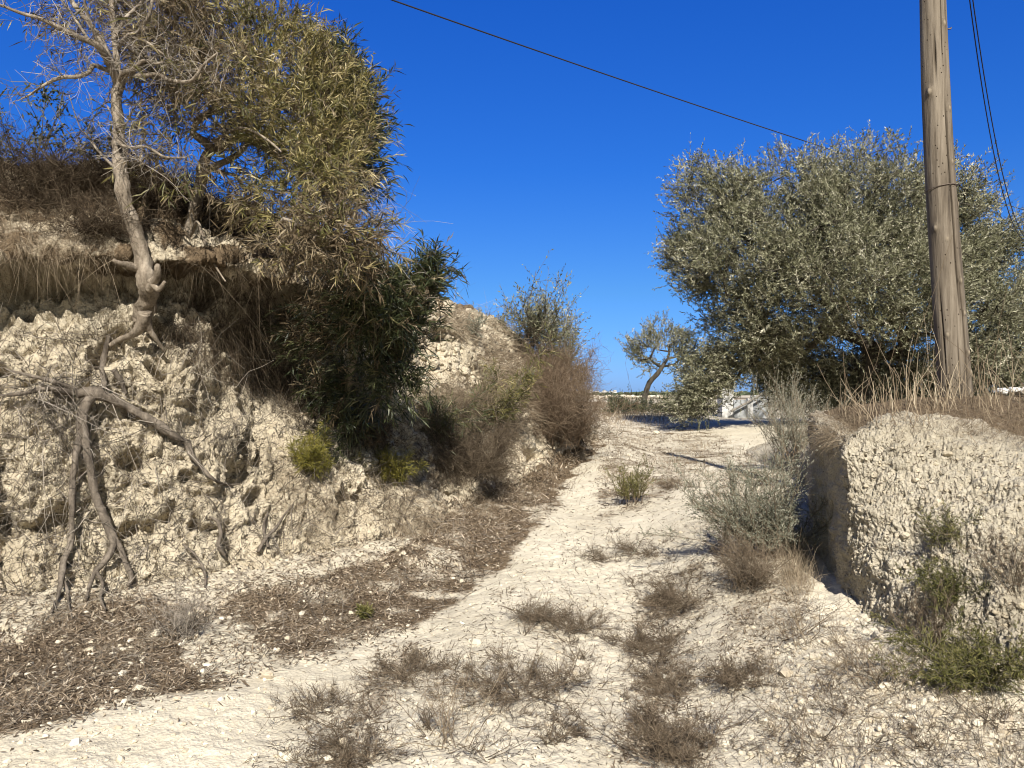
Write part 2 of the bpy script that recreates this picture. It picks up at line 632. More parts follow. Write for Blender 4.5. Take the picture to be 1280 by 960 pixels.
# where fallen leaves lie (outlined on the ground as the photograph shows them)
LITTER = [
    [(-200, 800), (0, 800), (90, 770), (160, 745), (270, 760), (300, 735), (390, 720), (470, 700), (540, 660), (600, 615), (660, 590), (740, 545), (752, 556),
     (718, 590), (690, 640), (640, 690), (575, 745), (525, 785), (420, 818), (330, 832), (285, 858), (190, 868), (100, 894), (0, 914), (-200, 945)],
]
LITTER_THIN = [
    [(-100, 830), (-100, 740), (60, 730), (150, 720), (290, 715), (380, 690), (480, 660), (545, 630), (600, 600), (650, 580), (620, 640), (540, 690), (400, 740), (270, 780), (90, 800)],
    [(395, 960), (425, 900), (470, 815), (520, 800), (548, 830), (500, 855), (485, 890), (455, 925), (450, 965)],
    [(735, 525), (880, 530), (930, 560), (860, 600), (800, 640), (735, 660), (745, 600), (760, 560)],
    [(880, 610), (930, 560), (1000, 640), (1010, 720), (990, 820), (930, 870), (900, 840), (905, 730), (885, 680)],
    [(800, 730), (885, 690), (885, 760), (830, 800), (790, 790)],
    [(780, 790), (850, 775), (880, 860), (840, 900), (900, 960), (760, 960), (800, 870)],
]


BARE = [(215, 800), (262, 770), (318, 785), (350, 815), (300, 850), (250, 855), (228, 830)]


def litter_amount(P):
    w_ = .16 * np.stack([fbm(P, 1.6, 4, 92), fbm(P, 1.6, 4, 93), 0 * P[:, 0]], 1) * np.clip(P[:, 1:2] / 5, .6, 3)
    px, py = project(P + w_)
    out = np.zeros(len(P))
    sc = np.clip((py - 493) / 350.0, .05, 1.2)
    for pl in LITTER:
        out = np.maximum(out, smooth(-16, 14, poly_dist(px, py, pl) / sc))
    for pl in LITTER_THIN:
        out = np.maximum(out, .5 * smooth(-20, 22, poly_dist(px, py, pl) / sc))
    out -= .85 * smooth(-12, 14, poly_dist(px, py, BARE) / sc)
    out = np.clip(out, 0, 1)
    n = fbm(P * np.array([1, 1, .3]), 2.6, 4, 91)
    out = out * .82
    return np.clip(out * (.88 + 1.5 * n) + .35 * np.clip(n, 0, 1) * out, 0, 1)


def make_ground():
    xs = axis([(-6000, -600, 10), (-600, -60, 16), (-60, -12, 24), (-12, -4, 60), (-4, 3.4, 520), (3.4, 7, 120), (7, 14, 60), (14, 60, 40), (60, 600, 24), (600, 6000, 12)])
    ys = axis([(-20, 0, 20), (0, 2.4, 50), (2.4, 7.5, 380), (7.5, 14, 280), (14, 24, 220), (24, 40, 110), (40, 120, 60), (120, 600, 40), (600, 6000, 40)])
    X, Y = np.meshgrid(xs, ys, indexing='ij')
    X, Y = X.ravel(), Y.ravel()
    Z = ground_z(X, Y)
    P = np.stack([X, Y, np.zeros_like(X)], 1)
    near = (Y > -2) & (Y < 60) & (np.abs(X) < 20)
    n = np.zeros_like(X)
    Pn = P[near]
    d = .055 * fbm(Pn, .9, 3, 5) + .030 * fbm(Pn, 4.5, 4, 6)
    rough = .35 + .65 * smooth(-.2, .3, fbm(Pn, 1.3, 2, 9))
    cx = centre_x(Pn[:, 1])
    for off in (-.75, .85):
        rough = rough * (1 - .7 * np.exp(-((Pn[:, 0] - cx - off) / .34) ** 2))
    f1, f2 = worley(Pn, 11, 2)
    d += rough * (.014 * (np.clip(f2 - f1, 0, .35) / .35) - .007)
    f1, _ = worley(Pn, 30, 3)
    d += rough * .008 * (.6 - f1)
    # the slope on the right is broken earth
    tx = np.interp(Pn[:, 1], LEFT_TOE[:, 1], LEFT_TOE[:, 0])
    sl = smooth(1.3, 2.0, Pn[:, 0]) * smooth(7, 5, Pn[:, 1]) + .8 * smooth(1.1, .1, Pn[:, 0] - tx) * smooth(14, 9, Pn[:, 1])
    f1, f2 = worley(Pn + .1 * np.stack([fbm(Pn, 5, 2, 31)] * 3, 1), 7, 12)
    d += sl * (.035 * (.55 - f1) + .05 * fbm(Pn, 6, 3, 14))
    n[near] = d * (1 - smooth(25, 60, Pn[:, 1]))
    far = Y > 150
    n[far] += 2.2 * fbm(P[far], .0035, 3, 77) * smooth(150, 500, Y[far])
    P[:, 2] = Z + n
    lit = np.zeros(len(P))
    nr = (Y > 1.8) & (Y < 40) & (np.abs(X) < 14)
    lit[nr] = litter_amount(P[nr])
    fa = (Y > 24) & (Y < 500)
    lit[fa] = np.maximum(lit[fa], smooth(24, 30, Y[fa]) * np.clip(.45 + 1.1 * fbm(P[fa] * np.array([.35, 1, 1]), .12, 4, 98), 0, .85))
    o = build_mesh('ground', P, [grid_quads(len(xs), len(ys))], M['ground'], True, {'litter': lit})
    tag(o, kind='structure')
    return o


def catmull(A, per):
    """A (S, ...) control values; per[i] samples in segment i"""
    S = len(A)
    out = []
    for i in range(S - 1):
        p0, p1, p2, p3 = A[max(i - 1, 0)], A[i], A[i + 1], A[min(i + 2, S - 1)]
        t = np.linspace(0, 1, per[i], endpoint=False).reshape(-1, *([1] * (A.ndim - 1)))
        m1, m2 = .5 * (p2 - p0), .5 * (p3 - p1)
        h = 2 * t ** 3 - 3 * t ** 2 + 1, t ** 3 - 2 * t ** 2 + t, -2 * t ** 3 + 3 * t ** 2, t ** 3 - t ** 2
        out.append(h[0] * p1 + h[1] * m1 + h[2] * p2 + h[3] * m2)
    out.append(A[-1:])
    return np.concatenate(out)


def net_surface(net, nu, nv):
    g = catmull(net, nu)
    g = np.swapaxes(catmull(np.swapaxes(g, 0, 1), nv), 0, 1)
    return g


def grid_normals(G):
    du = np.gradient(G, axis=0)
    dv = np.gradient(G, axis=1)
    return norm(np.cross(du, dv))


def make_left_bank():
    # toe x, y, outward->inward direction, crest setback, crest height, overhang amount
    st = [(-9, -6, -1, .2, 2.2, 3.6, .4), (-7.4, 0, -.95, .3, 2.2, 3.8, .6), (-6.2, 2.2, -.8, .6, 2.2, 3.9, .8),
          (-4.6, 4.2, -.72, .69, 2.1, 3.75, 1), (-3.5, 5.2, -.70, .71, 2.15, 3.63, 1), (-2.9, 5.5, -.69, .72, 2.15, 3.70, 1),
          (-2.1, 5.9, -.72, .69, 2.1, 3.72, 1), (-1.35, 6.6, -.74, .67, 2.1, 3.58, .9), (-.77, 7.3, -.82, .57, 2.1, 3.50, .55),
          (-.2, 9.4, -.92, .39, 1.95, 3.45, .15), (.7, 11.2, -.91, .41, 1.85, 3.05, 0), (1.5, 14, -.96, .27, 1.8, 2.9, 0),
          (2.2, 20, -.98, .2, 1.6, 2.35, 0), (2.6, 28, -1, 0, 1.5, 1.5, 0), (2.7, 34, -1, 0, 1.5, 1.15, 0)]
    prof_o = [(-.35, -.25), (0, 0), (.13, .10), (.22, .28), (.30, .46), (.42, .60), (.52, .672), (.27, .70), (.38, .765), (.75, .87), (1, 1), (1.5, 1.04), (4, 1.07), (16, 1.0)]
    prof_s = [(-.35, -.25), (0, 0), (.14, .12), (.26, .28), (.37, .43), (.47, .56), (.56, .66), (.63, .73), (.70, .80), (.85, .92), (1, 1), (1.5, 1.03), (4, 1.06), (16, 1.0)]
    net = []
    for x, y, dx, dy, sb, zc, ov in st:
        z0 = float(ground_z(np.array([x]), np.array([y]))[0])
        row = []
        for (a, b), (c, d) in zip(prof_o, prof_s):
            s = (a * ov + c * (1 - ov)) * sb
            h = (b * ov + d * (1 - ov))
            row.append((x + dx * s, y + dy * s, z0 + h * (zc - z0)))
        net.append(row)
    net = np.array(net)
    nu = [12, 20, 30, 110, 95, 82, 110, 100, 140, 110, 90, 60, 30, 12]
    nv = [12, 30, 46, 46, 40, 24, 18, 16, 34, 30, 16, 14, 10]
    G = net_surface(net, nu, nv)
    U, Vn = G.shape[:2]
    P = G.reshape(-1, 3)
    N = grid_normals(G).reshape(-1, 3)
    if (N[:, 2].mean() < 0):
        N = -N
    vfrac = np.tile(np.concatenate([np.repeat(np.arange(13), nv), [13]]), U)
    w = np.where(vfrac < 1, .4, 1.0) * np.where(vfrac > 10, .6, 1.0)
    d = .17 * fbm(P, .75, 3, 21) + .12 * fbm(P * np.array([1, 1, .6]), 2.1, 3, 22)
    # gullies and hollows in the crumbling face
    rdg = 1 - np.abs(fbm(P * np.array([1, 1, .32]), 1.7, 4, 23)) * 3
    d -= .13 * np.clip(rdg, 0, 1) ** 2 * ((vfrac >= 1) & (vfrac <= 6))
    wp = P + .10 * np.stack([fbm(P, 5, 3, 24), fbm(P, 5, 3, 25), fbm(P, 5, 3, 26)], 1)
    f1, f2 = worley(wp, 3.4, 27)
    d -= .055 * np.clip(.16 - (f2 - f1), 0, .16) / .16 + .03 * f1
    f1, f2 = worley(wp * np.array([1, 1, 1.3]), 10, 28)
    d += .012 * (.55 - f1) - .008 * np.clip(.14 - (f2 - f1), 0, .14) / .14
    d += .075 * fbm(P, 5.5, 6, 30, gain=.68) - .045 * (np.abs(perlin(P, 14, 31)) + np.abs(perlin(P, 33, 32)) * .7)
    d += .03 * np.floor(3 * (fbm(P, 6, 2, 37) + 1)) / 3
    pit = fbm(P, 3.3, 2, 33)
    d -= .20 * smooth(.20, .32, pit) * ((vfrac >= 2) & (vfrac <= 6))
    f1, _ = worley(wp, 13, 38)
    d -= .045 * smooth(.30, .08, f1) * ((vfrac >= 1) & (vfrac <= 6)) * smooth(9, 7.5, P[:, 1])
    d += (.16 * fbm(P, 2.6, 3, 39) + .09 * fbm(P, 8, 4, 45, gain=.65)) * smooth(4, 6, vfrac) * smooth(11, 10, vfrac)
    P = P + N * (d * w)[:, None]
    # the deep hollow under the shrub
    e = np.exp(-(((P - np.array([-1.8, 7.05, 1.75])) / np.array([.75, .75, .62])) ** 2).sum(1))
    P = P + (e * .95)[:, None] * np.array([-.72, .69, .05])
    # brown matted soil on the overhang and along the top
    lit = np.zeros(len(P))
    px, py = project(P)
    lit += np.clip(.55 + 1.3 * fbm(P, 2.4, 4, 40), .05, .9) * smooth(4.2, 6.5, vfrac + 1.2 * fbm(P, 1.7, 3, 34)) * smooth(480, 380, px)
    lit += .8 * smooth(8.4, 9.4, vfrac) * (.6 + fbm(P, 2, 3, 35))
    lit = np.maximum(lit, .55 * smooth(.05, .25, fbm(P, 2.3, 3, 36)) * smooth(420, 520, px))
    lit = np.maximum(lit, litter_amount(P) * (vfrac < 3))
    o = build_mesh('earth_bank', P, [grid_quads(U, Vn)], M['bank'], True, {'litter': np.clip(lit, 0, 1)})
    tag(o, kind='structure')
    return o


def make_right_bank():
    # toe, top (rim), inner plateau point, outer point
    st = [((4.6, -4, .15), (5.4, -3.6, 1.25), (8, -2, 1.4), (14, -1, 1.5)),
          ((3.5, .9, .18), (4.3, 1.9, 1.25), (6.6, 3.2, 1.45), (13, 4, 1.5)),
          ((2.86, 2.9, .24), (3.50, 3.95, 1.22), (5.0, 5.6, 1.50), (12, 7.5, 1.55)),
          ((2.36, 3.55, .24), (2.98, 4.48, 1.25), (4.4, 6.1, 1.55), (11.2, 9.4, 1.55)),
          ((2.16, 4.0, .24), (2.70, 4.85, 1.37), (3.95, 6.35, 1.58), (10.8, 10.6, 1.5)),
          ((2.10, 4.55, .29), (2.45, 5.06, 1.40), (3.6, 6.6, 1.57), (10.5, 11.6, 1.45)),
          ((2.16, 4.90, .32), (2.245, 5.08, 1.29), (3.4, 6.85, 1.53), (10.2, 12.4, 1.4)),
          ((2.19, 5.02, .30), (2.225, 5.16, 1.28), (3.3, 7.05, 1.52), (10.2, 12.9, 1.4)),
          ((2.33, 5.68, .28), (2.335, 5.72, 1.33), (3.4, 7.35, 1.50), (10.2, 13.4, 1.35)),
          ((2.47, 6.35, .33), (2.50, 6.45, 1.40), (3.7, 8.0, 1.48), (10.2, 14, 1.3)),
          ((3.1, 8.0, .40), (3.3, 8.1, 1.33), (4.3, 9.3, 1.40), (10.2, 15, 1.25)),
          ((3.9, 10.8, .42), (4.4, 10.9, 1.05), (5.2, 11.8, 1.20), (10.2, 16.5, 1.15)),
          ((4.4, 14.5, .45), (5.2, 14.5, .72), (6.2, 15.2, .85), (10.2, 18.5, 1.0)),
          ((5.6, 18.0, .5), (6.4, 18.2, .62), (7.4, 18.6, .72), (10.2, 20.5, .9))]
    net = []
    for toe, top, inn, outr in st:
        toe, top, inn, outr = map(np.array, (toe, top, inn, outr))
        hd = norm((top - toe) * np.array([1, 1, 0]))
        bulge = -hd * .09
        net.append([toe - hd * .4 - np.array([0, 0, .3]), toe, toe + (top - toe) * .33 + bulge, toe + (top - toe) * .68 + bulge * 1.3, top,
                    top + (inn - top) * .22 + np.array([0, 0, .03]), inn, (inn + outr) / 2, outr, outr + np.array([14, 0, -.3])])
    net = np.array(net)
    nu = [8, 16, 60, 130, 130, 100, 60, 40, 60, 60, 60, 40, 20]
    nv = [16, 56, 62, 56, 24, 36, 40, 14, 6]
    G = net_surface(net, nu, nv)
    U, Vn = G.shape[:2]
    P = G.reshape(-1, 3)
    N = grid_normals(G).reshape(-1, 3)
    if N[:, 2].mean() < 0:
        N = -N
    vfrac = np.tile(np.concatenate([np.repeat(np.arange(9), nv), [9]]), U)
    ufrac = np.repeat(np.concatenate([np.repeat(np.arange(13), nu), [13]]), Vn)
    face = (vfrac <= 4)
    side = smooth(6.5, 8, ufrac)
    w = np.where(face, 1.0, .35) * np.where(vfrac < 1, .6, 1) * (1 - .3 * side)
    wp = P + .08 * np.stack([fbm(P, 4, 2, 44), fbm(P, 4, 2, 45), fbm(P, 4, 2, 46)], 1)
    d = .09 * fbm(P, 1.4, 3, 41) + .05 * fbm(P, 4, 3, 42)
    f1, f2 = worley(wp, 5, 47)
    d -= .03 * f1
    f1, f2 = worley(wp, 15, 48)
    d += .008 * (.55 - f1)
    d += .058 * fbm(P * np.array([1, 1, .7]), 8, 6, 50, gain=.7)
    d -= .022 * (np.abs(perlin(P * np.array([1, 1, .6]), 17, 51)) + np.abs(perlin(P, 44, 52)) * .9)
    d += .022 * np.floor(3 * (fbm(P * np.array([1, 1, .6]), 9, 2, 53) + 1)) / 3
    f1, _ = worley(wp, 17, 56)
    d -= .024 * smooth(.26, .08, f1) * face
    P = P + N * (d * w)[:, None]
    lit = .65 * smooth(3.6, 4.8, vfrac + .9 * fbm(P, 2.2, 3, 54)) + .3 * side * smooth(3, 4.2, vfrac)
    lit += .18 * face * smooth(.1, .3, fbm(P, 3.5, 3, 55))
    o = build_mesh('earth_bank', P, [grid_quads(U, Vn)], M['bank_right'], True, {'litter': np.clip(lit, 0, 1)})
    tag(o, kind='structure')
    return o


GROUND = make_ground()
BANK_L = make_left_bank()
BANK_R = make_right_bank()
bpy.context.view_layer.update()
DG = bpy.context.evaluated_depsgraph_get()
TREES = [BVHTree.FromObject(o, DG) for o in (GROUND, BANK_L, BANK_R)]
EYE = Vector((0, 0, CAM_Z))


def hit(px, py, maxd=400):
    d = ray(px, py).normalized()
    best = None
    for k, t in enumerate(TREES):
        loc, nor, idx, dist = t.ray_cast(EYE, d, maxd)
        if loc is not None and (best is None or dist < best[2]):
            if nor.dot(d) > 0:
                nor = -nor
            best = (np.array(loc), np.array(nor), dist, k)
    return best


def sure_hit(px, py):
    """like hit, moving down until there is ground"""
    h = hit(px, py)
    while h is None:
        py += 3
        h = hit(px, py)
    return h


def drop(x, y, z=12.0):
    """the ground below a point"""
    best = None
    for k, t in enumerate(TREES):
        loc, nor, idx, dist = t.ray_cast(Vector((x, y, z)), Vector((0, 0, -1)), 40)
        if loc is not None and (best is None or loc.z > best[0][2]):
            best = (np.array(loc), np.array(nor))
    return best


def region(poly, n, rng=RNG, maxd=120, soft=6, only=None, thin=None):
    """n points on the terrain inside an outline of the photograph -> positions, normals"""
    poly = np.asarray(poly, float)
    lo, hi = poly.min(0), poly.max(0)
    P, N = [], []
    tries = 0
    while len(P) < n and tries < n * 12:
        m = max(256, n)
        q = lo + rng.random((m, 2)) * (hi - lo)
        tries += m
        q = q[in_poly(q[:, 0], q[:, 1], poly)] + 0
        q = q + rng.normal(0, soft, q.shape)
        for x, y in q:
            h = hit(x, y, maxd)
            if h is None or (only is not None and h[3] not in only):
                continue
            P.append(h[0])
            N.append(h[1])
            if len(P) >= n * (3 if thin else 1):
                break
    if not P:
        return np.zeros((0, 3)), np.zeros((0, 3))
    P, N = np.array(P), np.array(N)
    if thin:
        keep = rng.random(len(P)) < smooth(*thin[:2], fbm(P, thin[2], 3, thin[3]))
        P, N = P[keep][:n], N[keep][:n]
    return P, N
# ------------------------------------------------------------------ trees
def skeleton(root_pts, targets, rng, step=.3, wob=.12, upb=.0):
    """branch paths that reach every target from a trunk given as points"""
    nodes = [np.array(p, float) for p in root_pts]
    par = [-1] + list(range(len(root_pts) - 1))
    start = np.array(root_pts[len(root_pts) // 2:])
    order = np.argsort(np.linalg.norm(targets - np.array(root_pts[-1]), axis=1))
    arr = np.zeros((len(nodes) + len(targets) * 14 + 10, 3))
    n = len(nodes)
    arr[:n] = nodes
    first = max(1, len(root_pts) // 2)
    tips = []
    for k in order:
        t = targets[k]
        d = np.linalg.norm(arr[first:n] - t, axis=1)
        # prefer joining lower nodes so that limbs sweep outwards
        i = first + int(np.argmin(d + .25 * np.maximum(0, arr[first:n, 2] - t[2])))
        a = arr[i]
        L = np.linalg.norm(t - a)
        m = max(1, min(12, int(L / step)))
        prev = i
        for q in range(1, m + 1):
            f = q / m
            p = a + (t - a) * f
            if q < m:
                p = p + rng.normal(0, wob * L / max(m, 2), 3) + np.array([0, 0, upb * L * f * (1 - f)])
            if n >= len(arr):
                break
            arr[n] = p
            par.append(prev)
            prev = n
            n += 1
        tips.append((prev, i))
    P = arr[:n]
    par = np.array(par)
    cnt = np.zeros(n)
    for t, _ in tips:
        cnt[t] += 1
    for i in range(n - 1, 0, -1):
        cnt[par[i]] += cnt[i]
    return P, par, cnt, tips


def limbs(P, par, cnt, r0, power, nroot, mb, min_r=.003, sides=(7, 5, 4, 3), rough=.12):
    """one tube per chain of the skeleton; returns the radius at every node"""
    n = len(P)
    rad = np.maximum(min_r, r0 * (np.maximum(cnt, 1) / cnt[0]) ** power)
    kids = [[] for _ in range(n)]
    for i in range(1, n):
        kids[par[i]].append(i)
    starts = [(0, None)]
    while starts:
        s, p = starts.pop()
        chain = [s] if p is None else [p, s]
        cur = s
        while kids[cur]:
            ks = sorted(kids[cur], key=lambda q: -cnt[q])
            for q in ks[1:]:
                starts.append((q, cur))
            cur = ks[0]
            chain.append(cur)
        if len(chain) < 2 or (p is None and len(chain) <= nroot):
            continue
        if p is None:
            chain = chain[nroot - 1:]
        r = rad[chain].copy()
        if p is not None:
            r[0] = min(r[0], r[1] * 1.35)
        big = r.max()
        sd = sides[0] if big > .05 else sides[1] if big > .02 else sides[2] if big > .008 else sides[3]
        mb.tube(P[chain], r, sd, var=float(.3 + .4 * random.random()))
    return rad


def blob_points(blobs, n, rng, shell=.55, noise=.3, seed=0, holes=None):
    """points in a union of ellipsoids (centre, radii, weight), crowded towards the outside"""
    w = np.array([b[2] for b in blobs], float)
    w /= w.sum()
    out = []
    while len(out) < n:
        k = rng.choice(len(blobs), p=w)
        c, r, _ = blobs[k]
        d = norm(rng.normal(size=3))
        u = shell + (1 - shell) * rng.random() ** .6 if rng.random() < .8 else rng.random() ** .5
        p = np.array(c) + d * np.array(r) * u
        out.append(p)
    P = np.array(out)
    P = P + noise * np.stack([fbm(P, .9, 3, seed), fbm(P, .9, 3, seed + 1), fbm(P, .9, 3, seed + 2)], 1)
    if holes is not None:
        fr, lo, s = holes
        P = P[fbm(P, fr, 2, s) > lo]
    return P


def shoots(mb_leaf, mb_twig, bases, dirs, rng, n_leaf, shoot_len, leaf_len, leaf_w, spread=.9, droop=0.0, kind='leaf', var=(.5, .22), twig_r=.002, k=2, twig_var=.4):
    """each shoot: a thin twig with leaves set along it"""
    n = len(bases)
    dirs = norm(dirs)
    L = shoot_len * rng.uniform(.6, 1.3, n)
    bend = np.stack([np.zeros(n), np.zeros(n), np.full(n, -droop)], 1) + rng.normal(0, .12, (n, 3))
    mb_twig.twigs(bases, dirs, bend, L, twig_r, 2, twig_var)
    t = (np.arange(n_leaf) + .6) / n_leaf
    t = np.broadcast_to(t, (n, n_leaf)) + rng.normal(0, .04, (n, n_leaf))
    p = bases[:, None] + dirs[:, None] * (L[:, None] * t)[..., None] + bend[:, None] * (L[:, None] * t * t)[..., None]
    tan = norm(dirs[:, None] + 2 * bend[:, None] * t[..., None])
    d = norm(tan + spread * norm(rng.normal(size=p.shape)) + np.array([0, 0, -.6 * droop]))
    v = (var[0] + rng.normal(0, var[1], n)[:, None] + rng.normal(0, .1, (n, n_leaf))).clip(0, 1).ravel()
    p, d = p.reshape(-1, 3), d.reshape(-1, 3)
    m = len(p)
    ll = leaf_len * rng.uniform(.65, 1.25, m)
    if kind == 'leaf':
        mb_leaf.leaves(p, d, ll, leaf_w * rng.uniform(.7, 1.2, m), v, rng)
    else:
        prof = {2: (.35, 1, .1), 3: (.3, 1, .85, .06)}[k]
        mb_leaf.blades(p, d, rng.normal(0, .13, (m, 3)) + np.array([0, 0, -.16]), ll, leaf_w * rng.uniform(.7, 1.2, m), k, v, prof, rng)


def path_px(pts):
    """[(px, py, Y, radius)] -> smooth 3-D path and radii"""
    A = np.array([np.concatenate([at(x, y, Y), [r]]) for x, y, Y, r in pts])
    A = catmull(A, [9] * (len(A) - 1))
    return A[:, :3], A[:, 3]


# ---------------- olive tree
def olive_tree():
    rng = np.random.default_rng(11)
    Yc = 17.0
    b = []
    for px, py, Y, r, w in [(890, 255, 16.6, .95, .8), (880, 325, 16.8, .85, .7), (935, 320, 16.2, 1.4, 1.3), (985, 268, 16.6, 1.35, 1.3), (1075, 258, 16.4, 1.5, 1.6),
                            (1150, 272, 16.6, 1.35, 1.3), (1205, 305, 17, 1.15, 1.1), (1238, 350, 17.2, 1.3, 1.2), (1275, 430, 17.4, 1.3, 1.1), (1040, 345, 15.7, 1.55, 1.6),
                            (1120, 350, 15.8, 1.55, 1.5), (1190, 400, 16.2, 1.4, 1.1), (975, 385, 16.3, 1.1, .9), (925, 420, 17, .95, 1.0), (890, 468, 17, .6, .8), (866, 500, 17.2, .36, .3),
                            (965, 442, 17.8, .8, .8), (1000, 440, 18.3, 1.2, .7), (1080, 440, 18.4, 1.2, .6), (1160, 450, 17.6, 1.2, .7), (1240, 455, 17.2, 1.2, .9),
                            (1290, 400, 18, 1.2, .6), (1050, 310, 18.3, 1.9, .8), (1160, 345, 18.5, 1.8, .7), (985, 470, 18.2, .7, .8), (1020, 478, 18.2, .8, .9), (1065, 482, 18.2, .8, 1), (1115, 482, 18.2, .85, 1), (1175, 484, 18, .85, .9), (1240, 486, 17.8, .8, .7)]:
        Y, r = Y * 1.14, r * 1.14
        c = at(px, py, Y)
        c[2] = max(c[2], (1.0 + r * .75) if px < 960 else (.70 + r * .5 if py > 470 else .95 + r * .45))
        b.append((c, (r, r, r * .92), w))
    base = drop(at(1085, 500, 19.8)[0], 19.8)[0]
    tg = blob_points(b, 3000, rng, .5, .35, 60, (1.1, -.36, 66))
    tg = tg[tg[:, 2] > np.where(tg[:, 0] > 7.0, .6, .95)]
    root = thing('olive_tree', 'large bushy olive tree with silvery grey green crown behind the wooden pole', 'tree', base)
    trunk = np.array([base + np.array([0, 0, -.2]), base + np.array([.03, .05, .3]), base + np.array([-.05, .1, .8]), base + np.array([.1, .1, 1.4]), base + np.array([.12, .2, 2.0])])
    P, par, cnt, tips = skeleton(trunk, tg, rng, .35, .16, .12)
    mbt = MB()
    A = catmull(np.concatenate([trunk, [[.34], [.26], [.23], [.21], [.19]]], 1), [6] * 4)
    mbt.tube(A[:, :3], A[:, 3], 14, .4, .5, 3)
    mbt.build('trunk', M['bark_dark'], root, True)
    mbl = MB()
    limbs(P, par, cnt, .19, .42, len(trunk), mbl, .006)
    leaf, tw = MB(), MB()
    T = np.array([P[t] for t, _ in tips])
    D = norm(T - (np.array([b_[0] for b_ in b]).mean(0) + np.array([0, .5, -1.0])))
    rep = 13
    B = np.repeat(T, rep, 0) + rng.normal(0, .15, (len(T) * rep, 3))
    DD = np.repeat(D, rep, 0) * .9 + rng.normal(0, .75, (len(B), 3)) + np.array([0, 0, .35])
    shoots(leaf, tw, B, DD, rng, 17, .40, .082, .022, .75, .08, 'leaf', (.47, .2), .003)
    # long upright sprouts standing out of the crown
    top = rng.choice(len(T), 170, replace=False)
    sel = T[top][D[top, 2] > .15]
    shoots(leaf, tw, sel, norm(D[top][D[top, 2] > .15]) * .5 + np.array([0, 0, 1.0]) + rng.normal(0, .25, (len(sel), 3)), rng, 24, .75, .07, .02, .7, 0, 'leaf', (.55, .15), .004)
    leaf.build('crown', M['olive'], root)
    mbl.build('limb', M['bark_dark'], root, True)
    tw.build('twig', M['twig'], root)


def small_olive():
    rng = np.random.default_rng(12)
    Y = 33.0
    pth, rad = path_px([(804, 506, Y, .14), (807, 492, Y, .12), (812, 478, Y - .1, .11), (822, 467, Y - .2, .10), (830, 455, Y, .08)])
    base = pth[0]
    root = thing('olive_tree', 'small olive tree with bent dark trunk at the end of the track', 'tree', base)
    mb = MB()
    mb.tube(pth, rad, 10, .3, .25, 2)
    mb.build('trunk', M['bark_dark'], root, True)
    b = []
    for px, py, r, w in [(800, 435, .55, 1), (822, 415, .6, 1.1), (845, 428, .65, 1.2), (862, 450, .7, 1.2), (830, 445, .6, .9), (808, 455, .45, .6), (880, 465, .6, .8), (815, 425, .5, .7)]:
        b.append((at(px, py, Y + rng.normal(0, .3)), (r, r, r * .9), w))
    tg = blob_points(b, 240, rng, .4, .3, 70, (1.3, -.25, 71))
    P, par, cnt, tips = skeleton(pth[::4], tg, rng, .3, .15, .1)
    lb = MB()
    limbs(P, par, cnt, .085, .42, len(pth[::4]), lb, .008)
    leaf, tw = MB(), MB()
    T = np.array([P[t] for t, _ in tips])
    B = np.repeat(T, 5, 0) + rng.normal(0, .1, (len(T) * 5, 3))
    D = norm(np.repeat(T, 5, 0) - pth[-1]) + rng.normal(0, .6, B.shape) + np.array([0, 0, .5])
    shoots(leaf, tw, B, D, rng, 11, .38, .11, .032, .8, .05, 'leaf', (.42, .16), .006)
    leaf.build('crown', M['olive'], root)
    lb.build('limb', M['bark_dark'], root, True)
    tw.build('twig', M['twig'], root)


